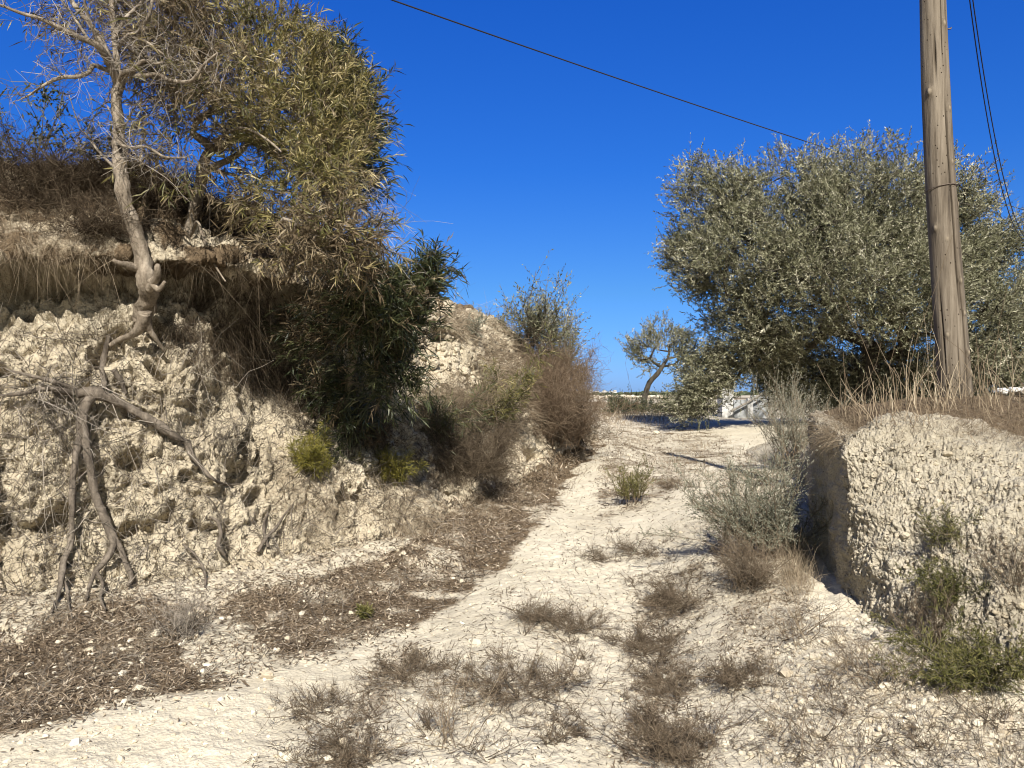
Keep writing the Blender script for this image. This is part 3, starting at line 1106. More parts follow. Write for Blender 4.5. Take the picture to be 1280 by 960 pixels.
# ---------------- acacias on the bank
def bare_tree():
    """the pale-barked, half-dead tree standing on the undercut bank"""
    rng = np.random.default_rng(21)
    Y = 6.15
    h = sure_hit(176, 404)
    trunk = [(177, 405, Y, .060), (178, 392, Y - .02, .075), (186, 372, Y - .03, .072), (184, 350, Y - .03, .074), (179, 325, Y, .060), (171, 295, Y + .05, .056), (160, 262, Y + .1, .055),
             (153, 228, Y + .12, .056), (149, 195, Y + .15, .048), (148, 160, Y + .15, .044), (145, 125, Y + .15, .040), (148, 103, Y + .15, .042)]
    # the foot stands on the face, the stem clears the undercut edge
    fixed = []
    for x, y, Yp, r in trunk:
        if y > 205:
            hy = min((hit(x + dx, y)[0][1] if hit(x + dx, y) else 9) for dx in (-14, 0, 14))
            Yp = hy - .03 if y > 385 else min(Yp, hy - .05)
        fixed.append([x, y, Yp, r])
    for i in range(1, len(fixed) - 1):
        if fixed[i][1] <= 385:
            fixed[i][2] = min(fixed[i][2], .5 * (fixed[i - 1][2] + fixed[i + 1][2]) + .05)
    lip = min(f[2] for f in fixed if 225 < f[1] < 350)
    for f in fixed:
        if 225 < f[1] < 350:
            f[2] = lip
        elif 350 <= f[1] < 385:
            f[2] = lip + (fixed[0][2] - lip) * (f[1] - 345) / 60
        elif 195 <= f[1] <= 225:
            f[2] = .5 * (lip + f[2])
    trunk = fixed
    Yf = trunk[3][2] + .03
    pth, rad = path_px(trunk)
    root = thing('acacia_tree', 'half bare pale barked acacia on a gnarled crooked trunk above the exposed roots', 'tree', pth[0])
    mb = MB()
    mb.tube(pth, rad, 28, .5, .46, 5)
    mb.build('trunk', M['bark'], root, True)
    # cut stubs and surface roots at the foot
    for pts in ([(186, 362, Yf - .05, .035), (196, 345, Yf - .15, .032), (197, 334, Yf - .18, .024), (198, 330, Yf - .18, .012)],
                [(182, 338, Yf - .02, .03), (165, 333, Yf - .1, .03), (150, 329, Yf - .18, .020), (141, 325, Yf - .2, .012)],
                [(180, 392, Yf - .02, .05), (176, 408, Yf + .02, .045), (166, 418, Yf + .06, .03), (150, 424, Yf + .1, .022), (138, 432, Yf + .12, .018)],
                [(182, 390, Yf, .045), (186, 410, Yf + .05, .03), (196, 425, Yf + .12, .018), (206, 440, Yf + .2, .01)],
                [(188, 350, Yf - .1, .028), (198, 362, Yf - .12, .02), (206, 352, Yf - .15, .012)]):
        p, r = path_px(pts)
        m_ = MB()
        m_.tube(p, r, 10, .6, .3, 8)
        m_.build('stub', M['bark'], root, True)
    br = [
        [(147, 105, 0, .030), (138, 82, -.1, .026), (125, 60, -.25, .024), (112, 52, -.3, .020), (92, 44, -.35, .018), (70, 33, -.45, .015), (50, 23, -.5, .012), (28, 17, -.55, .010), (0, 6, -.6, .008)],
        [(142, 88, 0, .026), (128, 55, .1, .022), (112, 30, .25, .018), (92, 5, .35, .016), (72, -30, .5, .012)],
        [(138, 90, -.05, .014), (118, 82, -.2, .015), (110, 91, -.3, .014), (96, 96, -.35, .013), (76, 97, -.4, .012), (56, 106, -.45, .009), (38, 118, -.5, .006), (26, 124, -.5, .004)],
        [(148, 100, .05, .026), (146, 75, .1, .022), (143, 45, .15, .02), (140, 10, .2, .018), (136, -40, .3, .014)],
        [(150, 102, 0, .024), (156, 92, -.1, .022), (166, 88, -.2, .018), (180, 76, -.25, .012), (196, 80, -.3, .008), (206, 76, -.3, .005)],
        [(158, 92, -.1, .018), (176, 95, -.2, .016), (197, 93, -.25, .014), (212, 100, -.3, .012), (236, 102, -.35, .011), (246, 94, -.4, .010), (254, 82, -.4, .009), (272, 66, -.45, .006)],
        [(148, 170, -.05, .012), (143, 163, -.15, .013), (145, 172, -.25, .013), (152, 181, -.3, .012), (166, 185, -.35, .010), (184, 184, -.4, .008), (206, 196, -.45, .007), (232, 197, -.5, .005)],
        [(144, 163, -.15, .009), (150, 158, -.2, .008), (157, 155, -.25, .006), (163, 146, -.25, .004)],
        [(151, 181, -.3, .007), (160, 192, -.3, .006), (172, 199, -.35, .004), (182, 206, -.4, .003)],
        [(147, 60, .1, .016), (160, 45, 0, .015), (172, 40, -.1, .013), (186, 20, -.2, .012), (192, -10, -.2, .01)],
        [(142, 50, .1, .014), (155, 25, .2, .012), (175, 5, .3, .01), (200, -25, .4, .008)],
        [(166, 47, -.1, .009), (184, 53, -.25, .009), (204, 68, -.3, .007)],
        [(112, 52, -.3, .010), (98, 30, -.2, .009), (86, 12, -.1, .007), (70, -8, -.1, .006)],
        [(125, 60, -.25, .010), (110, 20, -.4, .009), (104, -10, -.5, .007)],
        [(143, 209, .1, .010), (124, 190, .2, .009), (108, 168, .3, .006), (100, 160, .3, .004), (86, 118, .3, .003)],
    ]
    paths = []
    for pts in br:
        p, r = path_px([(x, y, Y + .15 + dY, rr) for x, y, dY, rr in pts])
        m_ = MB()
        m_.tube(p, r * 1.25, 8, float(rng.uniform(.4, .7)), .25, 5)
        m_.build('branch', M['bark'], root, True)
        paths.append(p)
    # fine bare twigs
    tw = MB()
    leaf, dead = MB(), MB()
    tips = []
    for p in paths:
        L = len(p)
        m = int(L * .5)
        i = rng.integers(int(L * .25), L, m)
        d = norm(rng.normal(size=(m, 3)) * np.array([1, .8, 1]) + np.array([0, 0, .25]))
        C = tw.twigs(p[i], d, rng.normal(0, .3, (m, 3)) + np.array([0, 0, -.05]), rng.uniform(.12, .36, m), .0035, 5, rng.random(m), .4, .25, rng)
        C2 = C[:, 2:].reshape(-1, 3)
        j = rng.integers(0, len(C2), m * 4)
        C3 = tw.twigs(C2[j], norm(rng.normal(size=(len(j), 3))), rng.normal(0, .4, (len(j), 3)), rng.uniform(.06, .22, len(j)), .002, 3, rng.random(len(j)), .5, .25, rng)
        tips.append(C3[:, -1])
    T = np.concatenate(tips) + np.array([0, .25, 0])
    px, py = project(T)
    keep = rng.random(len(T)) < np.where(px > 165, .75, np.where(py < 45, .5, .08))
    T = T[keep]
    D = rng.normal(size=T.shape) + np.array([0, 0, -.1])
    k = rng.random(len(T)) < .72
    shoots(dead, tw, T[k], D[k], rng, 8, .2, .085, .0105, .8, .35, 'blade', (.5, .2), .0015)
    shoots(leaf, tw, T[~k], D[~k], rng, 8, .2, .09, .012, .8, .1, 'blade', (.55, .2), .0015)
    tw.build('twig', M['twig'], root)
    dead.build('withered_leaf', M['acacia_brown'], root)
    leaf.build('crown', M['acacia'], root)


MB_NULL = MB()


def acacia(name_label, trunk, blobs, seed, n_t, reps, mats, r0, leaf=(.11, .0125), var=(.5, .2), holes=(1.4, -.3), fraction=None, droop=.15, shoot=.26, per=10, extra_trunks=(), noise=.25, updir=.5):
    rng = np.random.default_rng(seed)
    pth, rad = path_px(trunk)
    root = thing(*name_label, pth[0])
    mb = MB()
    mb.tube(pth, rad, 14, .45, .35, seed)
    mb.build('trunk', M['bark'], root, True)
    for e in extra_trunks:
        p, r = path_px(e)
        m_ = MB()
        m_.tube(p, r, 10, .5, .3, seed + 2)
        m_.build('branch', M['bark'], root, True)
    b = [(at(px, py, Y), (r, r, r), w) for px, py, Y, r, w in blobs]
    tg = blob_points(b, n_t, rng, .4, noise, seed, (*holes, seed + 5))
    base = pth[::5]
    P, par, cnt, tips = skeleton(base, tg, rng, .2, .18, .05)
    lb = MB()
    limbs(P, par, cnt, r0, .45, len(base), lb, .0028)
    lb.build('limb', M['bark'], root, True)
    T = np.array([P[t] for t, _ in tips])
    cen = np.array([x[0] for x in b]).mean(0)
    D = norm(T - cen - np.array([0, .6, -.3]))
    B = np.repeat(T, reps, 0) + rng.normal(0, .06, (len(T) * reps, 3))
    DD = np.repeat(D, reps, 0) * .7 + rng.normal(0, .65, B.shape) + np.array([0, 0, updir])
    tw = MB()
    f = np.zeros(len(B)) if fraction is None else fraction(B, rng)
    is_b = rng.random(len(B)) < f
    for sel, nm, mt, dr in ((~is_b, 'crown', mats[0], droop), (is_b, 'withered_leaf', mats[1], droop + .12)):
        if sel.sum() == 0:
            continue
        lf = MB()
        shoots(lf, tw, B[sel], DD[sel], rng, per, shoot, leaf[0], leaf[1], .75, dr, 'blade', var, .002, 2)
        lf.build(nm, M[mt], root)
    tw.build('twig', M['twig'], root)
    return root


def big_acacias():
    # the tall green one
    def frac(B, rng):
        px, py = project(B)
        return np.clip(.12 + .75 * smooth(330, 230, px) + .7 * smooth(200, 300, py), 0, .93)
    Y = 7.0
    acacia(('acacia_tree', 'tall leaning acacia with olive green crown and browned leaves on its shaded lower side', 'tree'),
           [(218, 340, 6.9, .05), (232, 300, 6.95, .05), (243, 262, 7, .052), (250, 232, 7, .055), (254, 208, 7, .05), (262, 185, 7, .04)],
           [(225, 30, Y, .45, .9), (285, 45, Y, .42, .9), (320, 95, Y - .1, .45, 1.2), (365, 90, Y, .40, 1.1), (400, 120, Y, .38, 1.0), (410, 180, Y, .38, 1.0),
            (350, 165, Y - .25, .5, 1.3), (285, 140, Y - .2, .5, 1.2), (225, 110, Y, .45, 1.0), (260, 0, Y, .4, .7), (190, 20, Y, .4, .6), (300, 215, Y - .1, .42, .9),
            (360, 235, Y - .2, .42, 1.0), (400, 245, Y - .6, .34, .7), (345, 255, Y - .7, .32, .4), (395, 290, Y - 1.2, .27, .42), (440, 300, Y - 1.1, .25, .45), (360, 295, Y - 1.2, .24, .2), (430, 320, Y - 1.2, .2, .28),
            (430, 200, Y, .25, .4), (235, 65, Y - .2, .4, .8)],
           31, 760, 6, ('acacia', 'acacia_brown'), .05, (.088, .0105), (.68, .2), (1.7, -.28), frac, .06, .22, 11,
           extra_trunks=([(252, 215, 7, .035), (275, 205, 7, .03), (300, 190, 7, .025), (330, 150, 6.95, .015)],
                         [(222, 320, 6.9, .02), (240, 290, 6.7, .016), (247, 278, 6.6, .014), (255, 300, 6.5, .012), (268, 330, 6.4, .010), (282, 352, 6.35, .006)],
                         [(268, 176, 6.8, .014), (300, 160, 6.5, .012), (330, 172, 6.4, .010), (352, 190, 6.3, .007)]))
    # the one behind it, its shade put into a darker leaf colour
    Y = 8.1
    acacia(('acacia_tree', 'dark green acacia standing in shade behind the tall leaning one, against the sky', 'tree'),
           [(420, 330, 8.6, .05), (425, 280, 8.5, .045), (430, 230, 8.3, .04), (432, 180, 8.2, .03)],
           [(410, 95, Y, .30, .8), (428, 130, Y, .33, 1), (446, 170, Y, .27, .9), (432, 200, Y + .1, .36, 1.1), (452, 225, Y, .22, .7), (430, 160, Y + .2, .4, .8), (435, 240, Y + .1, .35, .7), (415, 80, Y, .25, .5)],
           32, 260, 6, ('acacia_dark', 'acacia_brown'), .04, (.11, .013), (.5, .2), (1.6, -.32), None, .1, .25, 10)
    # shrub that hangs over the face of the bank, leaves darkened for the shade
    Y = 6.9

    def frac2(B, rng):
        px, py = project(B)
        return np.clip(.10 + .55 * smooth(470, 400, px) * smooth(470, 400, py), 0, .8)
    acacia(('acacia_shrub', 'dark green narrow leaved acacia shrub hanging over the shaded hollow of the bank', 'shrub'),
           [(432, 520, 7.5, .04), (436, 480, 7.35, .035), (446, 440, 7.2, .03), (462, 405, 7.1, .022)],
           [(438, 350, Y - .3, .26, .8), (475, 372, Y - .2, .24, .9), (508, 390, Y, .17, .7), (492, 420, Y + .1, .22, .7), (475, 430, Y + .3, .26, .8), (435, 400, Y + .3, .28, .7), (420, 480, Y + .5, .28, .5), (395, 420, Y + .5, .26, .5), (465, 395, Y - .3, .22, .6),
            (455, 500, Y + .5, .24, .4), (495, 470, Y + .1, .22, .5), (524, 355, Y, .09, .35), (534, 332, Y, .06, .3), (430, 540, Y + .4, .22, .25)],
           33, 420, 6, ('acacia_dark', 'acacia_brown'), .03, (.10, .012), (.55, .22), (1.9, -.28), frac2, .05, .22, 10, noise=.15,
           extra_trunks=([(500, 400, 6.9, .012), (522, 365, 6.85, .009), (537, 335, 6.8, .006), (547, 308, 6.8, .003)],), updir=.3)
    # upright spray at its end
    rng = np.random.default_rng(34)
    # dead grey twigs arching out below the crown
    root = thing('dead_branch', 'tangle of bleached bare twigs arching out below the green crown', 'branch', at(425, 290, 6.7))
    tw = MB()
    base = np.array([at(425 + rng.normal(0, 12), 285 + rng.normal(0, 25), 6.8 + rng.normal(0, .15)) for _ in range(70)])
    d = norm(np.stack([rng.uniform(.2, 1, 70), rng.normal(0, .4, 70), rng.uniform(-.1, 1.1, 70)], 1))
    C = tw.twigs(base, d, np.stack([np.full(70, .15), rng.normal(0, .2, 70), np.full(70, -.75)], 1), rng.uniform(.3, .72, 70), .0042, 6, rng.random(70), .3, .15, rng)
    C2 = C[:, 2:].reshape(-1, 3)
    j = rng.integers(0, len(C2), 260)
    tw.twigs(C2[j], norm(rng.normal(size=(260, 3)) + np.array([.5, 0, 0])), rng.normal(0, .4, (260, 3)) + np.array([0, 0, -.3]), rng.uniform(.08, .3, 260), .0022, 4, rng.random(260), .4, .2, rng)
    tw.build('twig', M['deadtwig'], root)


# ---------------- exposed roots
def roots():
    rng = np.random.default_rng(41)

    def hug(pts, off):
        """a path on the face of the bank: pixel -> real surface, stood off by off metres"""
        A = []
        for x, y, o, r in pts:
            h = sure_hit(x, y)
            A.append(np.concatenate([h[0] - np.array(ray(x, y).normalized()) * (o + off), [r]]))
        A = np.array(A)
        # calm the depth along the path so that it bridges the hollows
        dist = np.linalg.norm(A[:, :3] - np.array([0, 0, CAM_Z]), axis=1)
        k = np.minimum(dist, np.convolve(np.pad(dist, 1, 'edge'), [.3, .4, .3], 'valid'))
        A[:, :3] = np.array([0, 0, CAM_Z]) + (A[:, :3] - np.array([0, 0, CAM_Z])) * (k / dist)[:, None]
        A = catmull(A, [10] * (len(A) - 1))
        return A[:, :3], A[:, 3]
    h = sure_hit(105, 495)
    root = thing('exposed_root', 'weathered grey root stock with long roots hanging down the pale bank', 'root', h[0])
    spec = [
        ('branch', [(96, 492, .10, .040), (118, 490, .14, .045), (140, 499, .16, .043), (165, 512, .15, .040), (190, 526, .13, .037), (212, 541, .10, .034), (234, 553, .06, .030)]),
        ('root', [(118, 490, .12, .04), (106, 510, .12, .04), (102, 532, .1, .038), (100, 548, .06, .034), (95, 570, .05, .026), (91, 600, .05, .024), (90, 640, .05, .023), (88, 680, .05, .023), (80, 700, .05, .026), (77, 722, .06, .02), (73, 745, .05, .014), (64, 765, .02, .008)]),
        ('root', [(104, 520, .12, .03), (107, 552, .1, .03), (112, 580, .09, .030), (117, 610, .09, .030), (127, 640, .1, .031), (139, 668, .12, .032), (142, 683, .12, .03), (132, 700, .1, .024), (120, 714, .1, .02), (113, 730, .08, .016), (108, 748, .05, .010)]),
        ('root', [(143, 672, .12, .026), (152, 690, .12, .024), (158, 706, .1, .022), (164, 722, .06, .018), (160, 732, .02, .012)]),
        ('root', [(136, 420, .08, .022), (131, 440, .1, .025), (128, 460, .1, .024), (130, 480, .1, .024), (122, 494, .12, .03)]),
        ('root', [(142, 462, .06, .022), (152, 478, .06, .022), (157, 492, .04, .018)]),
        ('root', [(234, 552, .08, .028), (240, 570, .07, .024), (252, 584, .07, .02), (268, 600, .06, .016), (284, 606, .04, .012), (300, 605, .02, .006)]),
        ('root', [(90, 492, .08, .03), (64, 486, .1, .024), (38, 490, .1, .018), (10, 494, .08, .014), (-20, 492, .05, .01)]),
        ('root', [(96, 488, .08, .024), (70, 478, .1, .020), (40, 470, .1, .014), (8, 462, .06, .010)]),
        ('root', [(78, 720, .06, .014), (84, 738, .06, .012), (86, 756, .04, .008), (90, 772, .02, .005)]),
        ('root', [(120, 714, .1, .014), (128, 730, .1, .014), (126, 748, .06, .010), (132, 762, .04, .006)]),
    ]
    for nm, pts in spec:
        p, r = hug(pts, .02)
        m_ = MB()
        m_.tube(p, r * .9, 14, float(rng.uniform(.35, .65)), .62, int(rng.integers(99)))
        m_.build(nm, M['root'], root, True)
    # fibres around the stock
    tw = MB()
    P = np.array([sure_hit(x, y)[0] for x, y in np.stack([np.append(rng.normal(75, 42, 150), rng.normal(125, 60, 130)), np.append(rng.normal(490, 20, 150), rng.normal(600, 80, 130))], 1)])
    P = P + np.array([.05, -.12, 0])
    d = norm(rng.normal(size=P.shape) * np.array([1, .5, 1]) + np.array([-.2, -.15, -.3]))
    tw.twigs(P, d, rng.normal(0, .3, P.shape) + np.array([0, 0, -.5]), rng.uniform(.12, .45, len(P)), .0035, 5, rng.random(len(P)), .35, .2, rng)
    tag(tw.build('root_fibres', M['twig'], root), kind='stuff')

    lower = [
        ('crooked root end poking out of the bank like a bent hand beside a dark hole', [(262, 646, .04, .008), (272, 652, .08, .014), (276, 668, .08, .016), (273, 682, .06, .016), (281, 694, .02, .014)]),
        ('forked grey root stub lying at the foot of the pale bank', [(322, 690, .02, .012), (333, 672, .06, .016), (345, 660, .06, .014), (354, 646, .04, .010), (366, 630, .0, .006)]),
        ('thin dark root running down the pale slope between two hollows', [(228, 680, .03, .008), (242, 692, .05, .011), (252, 706, .05, .011), (257, 722, .04, .009), (256, 734, .0, .006)]),
        ('thin upright root leaning on the bank below the shaded shrub', [(335, 640, .02, .008), (330, 655, .05, .012), (331, 670, .05, .013), (335, 684, .02, .012)]),
    ]
    for lb, pts in lower:
        p, r = hug(pts, .015)
        m_ = MB()
        m_.tube(p, r, 9, .5, .4, int(rng.integers(99)))
        o = m_.build('root', M['root'], None, True)
        tag(o, lb, 'root')


olive_tree()
small_olive()
bare_tree()
big_acacias()
roots()
# ------------------------------------------------------------------ pole and cables
def pole():
    base = np.array([3.74, 6.5, 0.0])
    base[2] = drop(base[0], base[1])[0][2] - .02
    topz = 8.05
    # the pole leans a little, as its outline in the photograph shows
    a = at(1191.5, 480, 6.5)
    c = at(1166.5, 0, 6.5)
    slope = (c[0] - a[0]) / (c[2] - a[2])
    root = thing('utility_pole', 'weathered round wooden utility pole with long cracks, knots and a wire band', 'pole', base)
    nz, na = 520, 180
    z = np.linspace(base[2] - .5, topz, nz)
    th = np.linspace(0, 2 * math.pi, na, endpoint=False)
    Z, TH = np.meshgrid(z, th, indexing='ij')
    R = .130 - .0085 * (Z - base[2])
    R = R + .006 * fbm(np.stack([np.cos(TH) * .3, np.sin(TH) * .3, Z * .35], -1).reshape(-1, 3), 2.2, 3, 81).reshape(R.shape)
    cx = a[0] + slope * (Z - a[2]) + .02 * np.sin(Z * 1.1 + .6)
    kn = np.zeros_like(R)
    ck = np.zeros_like(R)
    # theta = -pi/2 faces the camera; positive towards +x
    for kt, kz, ks, kh in [(-1.2, 4.72, .035, .010), (-1.1, 4.0, .03, .010), (-1.15, 3.55, .028, .009), (-2.5, 4.15, .04, .022), (-2.6, 3.0, .035, .014), (-1.2, 2.55, .032, .012), (-1.0, 1.95, .03, .016),
                           (-1.05, 2.28, .03, .008), (-.9, 1.78, .04, .014), (-1.9, 2.9, .02, .006), (-2.3, 2.1, .03, .010), (-1.4, 5.4, .03, .01), (-.6, 3.2, .03, .01)]:
        ks *= .72
        d2 = ((np.angle(np.exp(1j * (TH - kt))) * .13) ** 2 + ((Z - kz) * .75) ** 2) / ks ** 2
        kn += np.exp(-d2 * 1.6)
        R += kh * np.exp(-d2)
        ck += .9 * np.exp(-((np.sqrt(d2) - .9) / .25) ** 2) * (ks > .02) * .6
    for ct, z0, z1, wd, dp in [(-1.42, 2.2, 4.25, .055, .016), (-1.25, 1.4, 2.75, .05, .012), (-2.05, 4.15, 4.75, .07, .018), (-1.5, 4.2, 5.6, .04, .01), (-2.6, 1.6, 2.6, .05, .010), (-.75, 2.6, 3.9, .045, .010),
                               (.8, 2, 6, .06, .014), (2.2, 1.8, 5, .06, .014), (-1.75, 1.5, 2.2, .035, .008)]:
        c0 = ct + .10 * fbm(np.stack([Z * 0, Z * 0 + ct, Z], -1).reshape(-1, 3), 1.7, 3, 82).reshape(R.shape)
        e = np.exp(-(np.angle(np.exp(1j * (TH - c0))) / wd) ** 2) * smooth(z0, z0 + .4, Z) * smooth(z1, z1 - .4, Z)
        R -= dp * 1.5 * e
        ck += 1.6 * e
    V = np.stack([cx + R * np.cos(TH), base[1] + R * np.sin(TH), Z], -1).reshape(-1, 3)
    i = np.arange(nz - 1)[:, None] * na
    j = np.arange(na)[None]
    Q = np.stack([i + j, i + (j + 1) % na, i + na + (j + 1) % na, i + na + j], -1).reshape(-1, 4)
    V = np.concatenate([V, [[cx[-1, 0], base[1], topz + .02]]])
    T = np.stack([np.full(na, len(V) - 1), (nz - 1) * na + np.arange(na), (nz - 1) * na + (np.arange(na) + 1) % na], -1)
    build_mesh('post', V, [Q, T], M['pole'], True, {'knot': np.append(kn.ravel(), 0), 'crack': np.append(ck.ravel(), 0)}, root)

    def ax(zz):
        return np.array([a[0] + slope * (zz - a[2]) + .02 * math.sin(zz * 1.1 + .6), base[1], zz])
    zb = at(1180, 230, 6.37)[2]
    t = np.linspace(0, 2 * math.pi, 40)
    rr = .130 - .0085 * (zb - base[2]) + .007
    ring = ax(zb) + np.stack([rr * np.cos(t), rr * np.sin(t), .018 * np.sin(t * 1 + 2.4) - .01], -1)
    m = MB()
    m.tube(ring, .0035, 6)
    m.build('wire_band', M['steel'], root, True)
    zb = at(1186, 35, 6.45)[2]
    r1 = .130 - .0085 * (zb - base[2])
    m = MB()
    m.tube(np.array([ax(zb) + [r1 - .02, -.03, 0], ax(zb) + [r1 + .022, -.035, 0], ax(zb) + [r1 + .026, -.036, .012]]), .006, 8)
    m.build('bolt', M['steel'], root, True)
    zb = 7.75
    m = MB()
    m.tube(np.array([ax(zb) + [0, -.05, 0], ax(zb) + [.16, .05, 0], ax(zb) + [.2, .08, .05]]), .012, 8)
    m.build('cable_hook', M['steel'], root, True)
    # cables from the hook to the right
    P0 = ax(zb) + np.array([.2, .08, .03])
    s = np.array([0, 3.08, 11.3])
    for k, (off, dz) in enumerate(((0, 0), (.07, -.02))):
        pts = np.array([P0, [3.4 + .75 * 3.08 + P0[0] - 3.4 - .35, 9.58, 6.52], [3.4 + .75 * 11.3 + P0[0] - 3.4 - .35, 17.8, 5.18]])
        # through the pixels of the photograph
        p1 = at(1212 + (4 if k else 0), 0, 8.3)
        p2 = at(1279 + (5 if k else 0), 300, 12.5)
        h = np.linspace(0, 1.6, 60)
        hs = np.array([0, (8.3 - P0[1]) / (12.5 - P0[1]), 1])
        path = []
        for c_ in range(3):
            co = np.polyfit(hs, [P0[c_], p1[c_], p2[c_]], 2 if c_ != 1 else 1)
            path.append(np.polyval(co, h))
        path = np.array(path).T
        m = MB()
        m.tube(path, .0065, 5, .5)
        o = m.build('overhead_cable', M['cable'], None, True)
        tag(o, ['thicker black cable of the slanting pair beside the wooden pole, nearer the pole', 'black cable of the slanting pair beside the wooden pole, farther from the pole'][k], 'cable', 'cables running from the pole')
    p0, p1, p2 = at(490, 0, 20), at(950, 158, 30), at(1265, 258, 42)
    t = np.linspace(-.8, 2.0, 80)
    path = np.stack([np.polyval(np.polyfit([0, .45, 1.0], [p0[c], p1[c], p2[c]], 2), t) for c in range(3)], -1)
    m = MB()
    m.tube(path, .021, 5, .5)
    tag(m.build('overhead_cable', M['cable'], None, True), 'single black cable crossing the open blue sky and passing behind the olive', 'cable')


# ------------------------------------------------------------------ ground litter
def stuff(o):
    return tag(o, kind='stuff')


def ground_litter():
    rng = np.random.default_rng(51)
    m = MB()
    # dry leaves
    for poly, n, L in [(LITTER[0], 42000, .055)] + [(p, k, .05) for p, k in zip(LITTER_THIN, (9000, 1700, 3500, 4200, 1300, 2600))] + \
            [([(0, 960), (0, 900), (300, 850), (560, 760), (700, 600), (930, 560), (1000, 800), (1280, 900), (1280, 960)], 1500, .05)]:
        P, N = region(poly, int(n * 1.6), rng, 40, 12)
        keep = rng.random(len(P)) < litter_amount(P) * .95 + .05
        P, N = P[keep], N[keep]
        if not len(P):
            continue
        d = rng.normal(size=P.shape)
        d -= N * (d * N).sum(1, keepdims=True) * .85
        d = norm(d)
        far = np.clip(P[:, 1] / 7, .8, 2.2)
        m.blades(P + N * .005, d + N * rng.uniform(0, .25, (len(P), 1)), -N * rng.uniform(0, .3, (len(P), 1)) + rng.normal(0, .2, P.shape),
                 L * far * rng.uniform(.4, 1.3, len(P)), .010 * far * rng.uniform(.5, 1.3, len(P)), 2, np.clip(rng.normal(.50, .25, len(P)), 0, 1), (.4, 1, .15), rng, N)
    stuff(m.build('leaf_litter', M['litter']))
    # small sticks and stalks
    m = MB()
    for poly, n, L, r, thin in [(LITTER[0], 1700, .13, .002, None), ([(300, 960), (620, 740), (740, 600), (880, 580), (930, 700), (1000, 960)], 1500, .10, .0016, None),
                                ([(1000, 740), (1060, 780), (1200, 860), (1400, 890), (1400, 1060), (960, 1060), (960, 800)], 1300, .14, .002, None),
                                ([(-200, 430), (330, 400), (480, 600), (540, 650), (300, 730), (-200, 820)], 5400, .18, .0022, None)]:
        P, N = region(poly, n, rng, 30, 4, None, thin)
        d = rng.normal(size=P.shape)
        d -= N * (d * N).sum(1, keepdims=True) * .7
        m.twigs(P + N * .004, norm(d), rng.normal(0, .35, P.shape) + N * .1, L * rng.uniform(.4, 1.7, len(P)), r * rng.uniform(.6, 1.4, len(P)) * np.clip(P[:, 1] / 5, .8, 2), 4, rng.random(len(P)) * .8, .4, .2, rng)
    stuff(m.build('twig_litter', M['twig']))
    # short dark bits caught on the faces and on the track
    m = MB()
    for poly, n, L in [([(-200, 420), (330, 400), (480, 600), (560, 650), (300, 740), (-200, 840)], 9000, .035), ([(1060, 545), (1400, 570), (1400, 900), (1060, 780)], 3800, .024),
                       ([(300, 960), (560, 760), (740, 560), (940, 570), (1010, 740), (1300, 880), (1300, 960)], 5200, .028), ([(505, 400), (560, 400), (640, 560), (540, 640)], 900, .05)]:
        P, N = region(poly, n, rng, 30, 3)
        d = rng.normal(size=P.shape)
        d -= N * (d * N).sum(1, keepdims=True) * .5
        m.twigs(P + N * .002, norm(d), rng.normal(0, .3, P.shape), L * rng.uniform(.4, 1.6, len(P)), .0022 * rng.uniform(.6, 1.5, len(P)) * np.clip(P[:, 1] / 5, .7, 2), 2, rng.random(len(P)) * .5, .4, 0, rng)
    stuff(m.build('plant_debris', M['weed']))
    # crumbs of chalk
    m = MB()
    for poly, n, s, sub in [([(0, 960), (0, 820), (290, 740), (560, 660), (740, 560), (940, 580), (1010, 760), (1280, 880), (1280, 960)], 2200, .008, 0),
                            ([(0, 960), (0, 780), (290, 720), (540, 650), (660, 590), (690, 640), (560, 760), (330, 850)], 330, .010, 0),
                            ([(960, 960), (960, 830), (1010, 750), (1280, 850), (1280, 960)], 600, .011, 0),
                            ]:
        P, N = region(poly, n, rng, 30, 4)
        m.stones(P + N * .002, s * np.exp(rng.normal(0, .5, len(P))), rng.random(len(P)), rng, sub)
    stuff(m.build('gravel', M['stone']))
    # clods of the crumbling faces
    m = MB()
    for poly, n, s in [([(-200, 440), (130, 420), (350, 500), (540, 640), (300, 730), (-200, 820)], 1300, .011), ([(-10, 720), (300, 690), (540, 640), (560, 680), (300, 770), (-10, 840)], 600, .010),
                       ([(1060, 545), (1440, 570), (1440, 880), (1060, 770)], 1800, .007), ([(510, 400), (560, 390), (640, 560), (560, 640)], 500, .025)]:
        P, N = region(poly, n, rng, 30, 4)
        m.stones(P - N * .004, s * np.exp(rng.normal(0, .55, len(P))), rng.random(len(P)), rng, 1, .8)
    stuff(m.build('rubble', M['bank']))


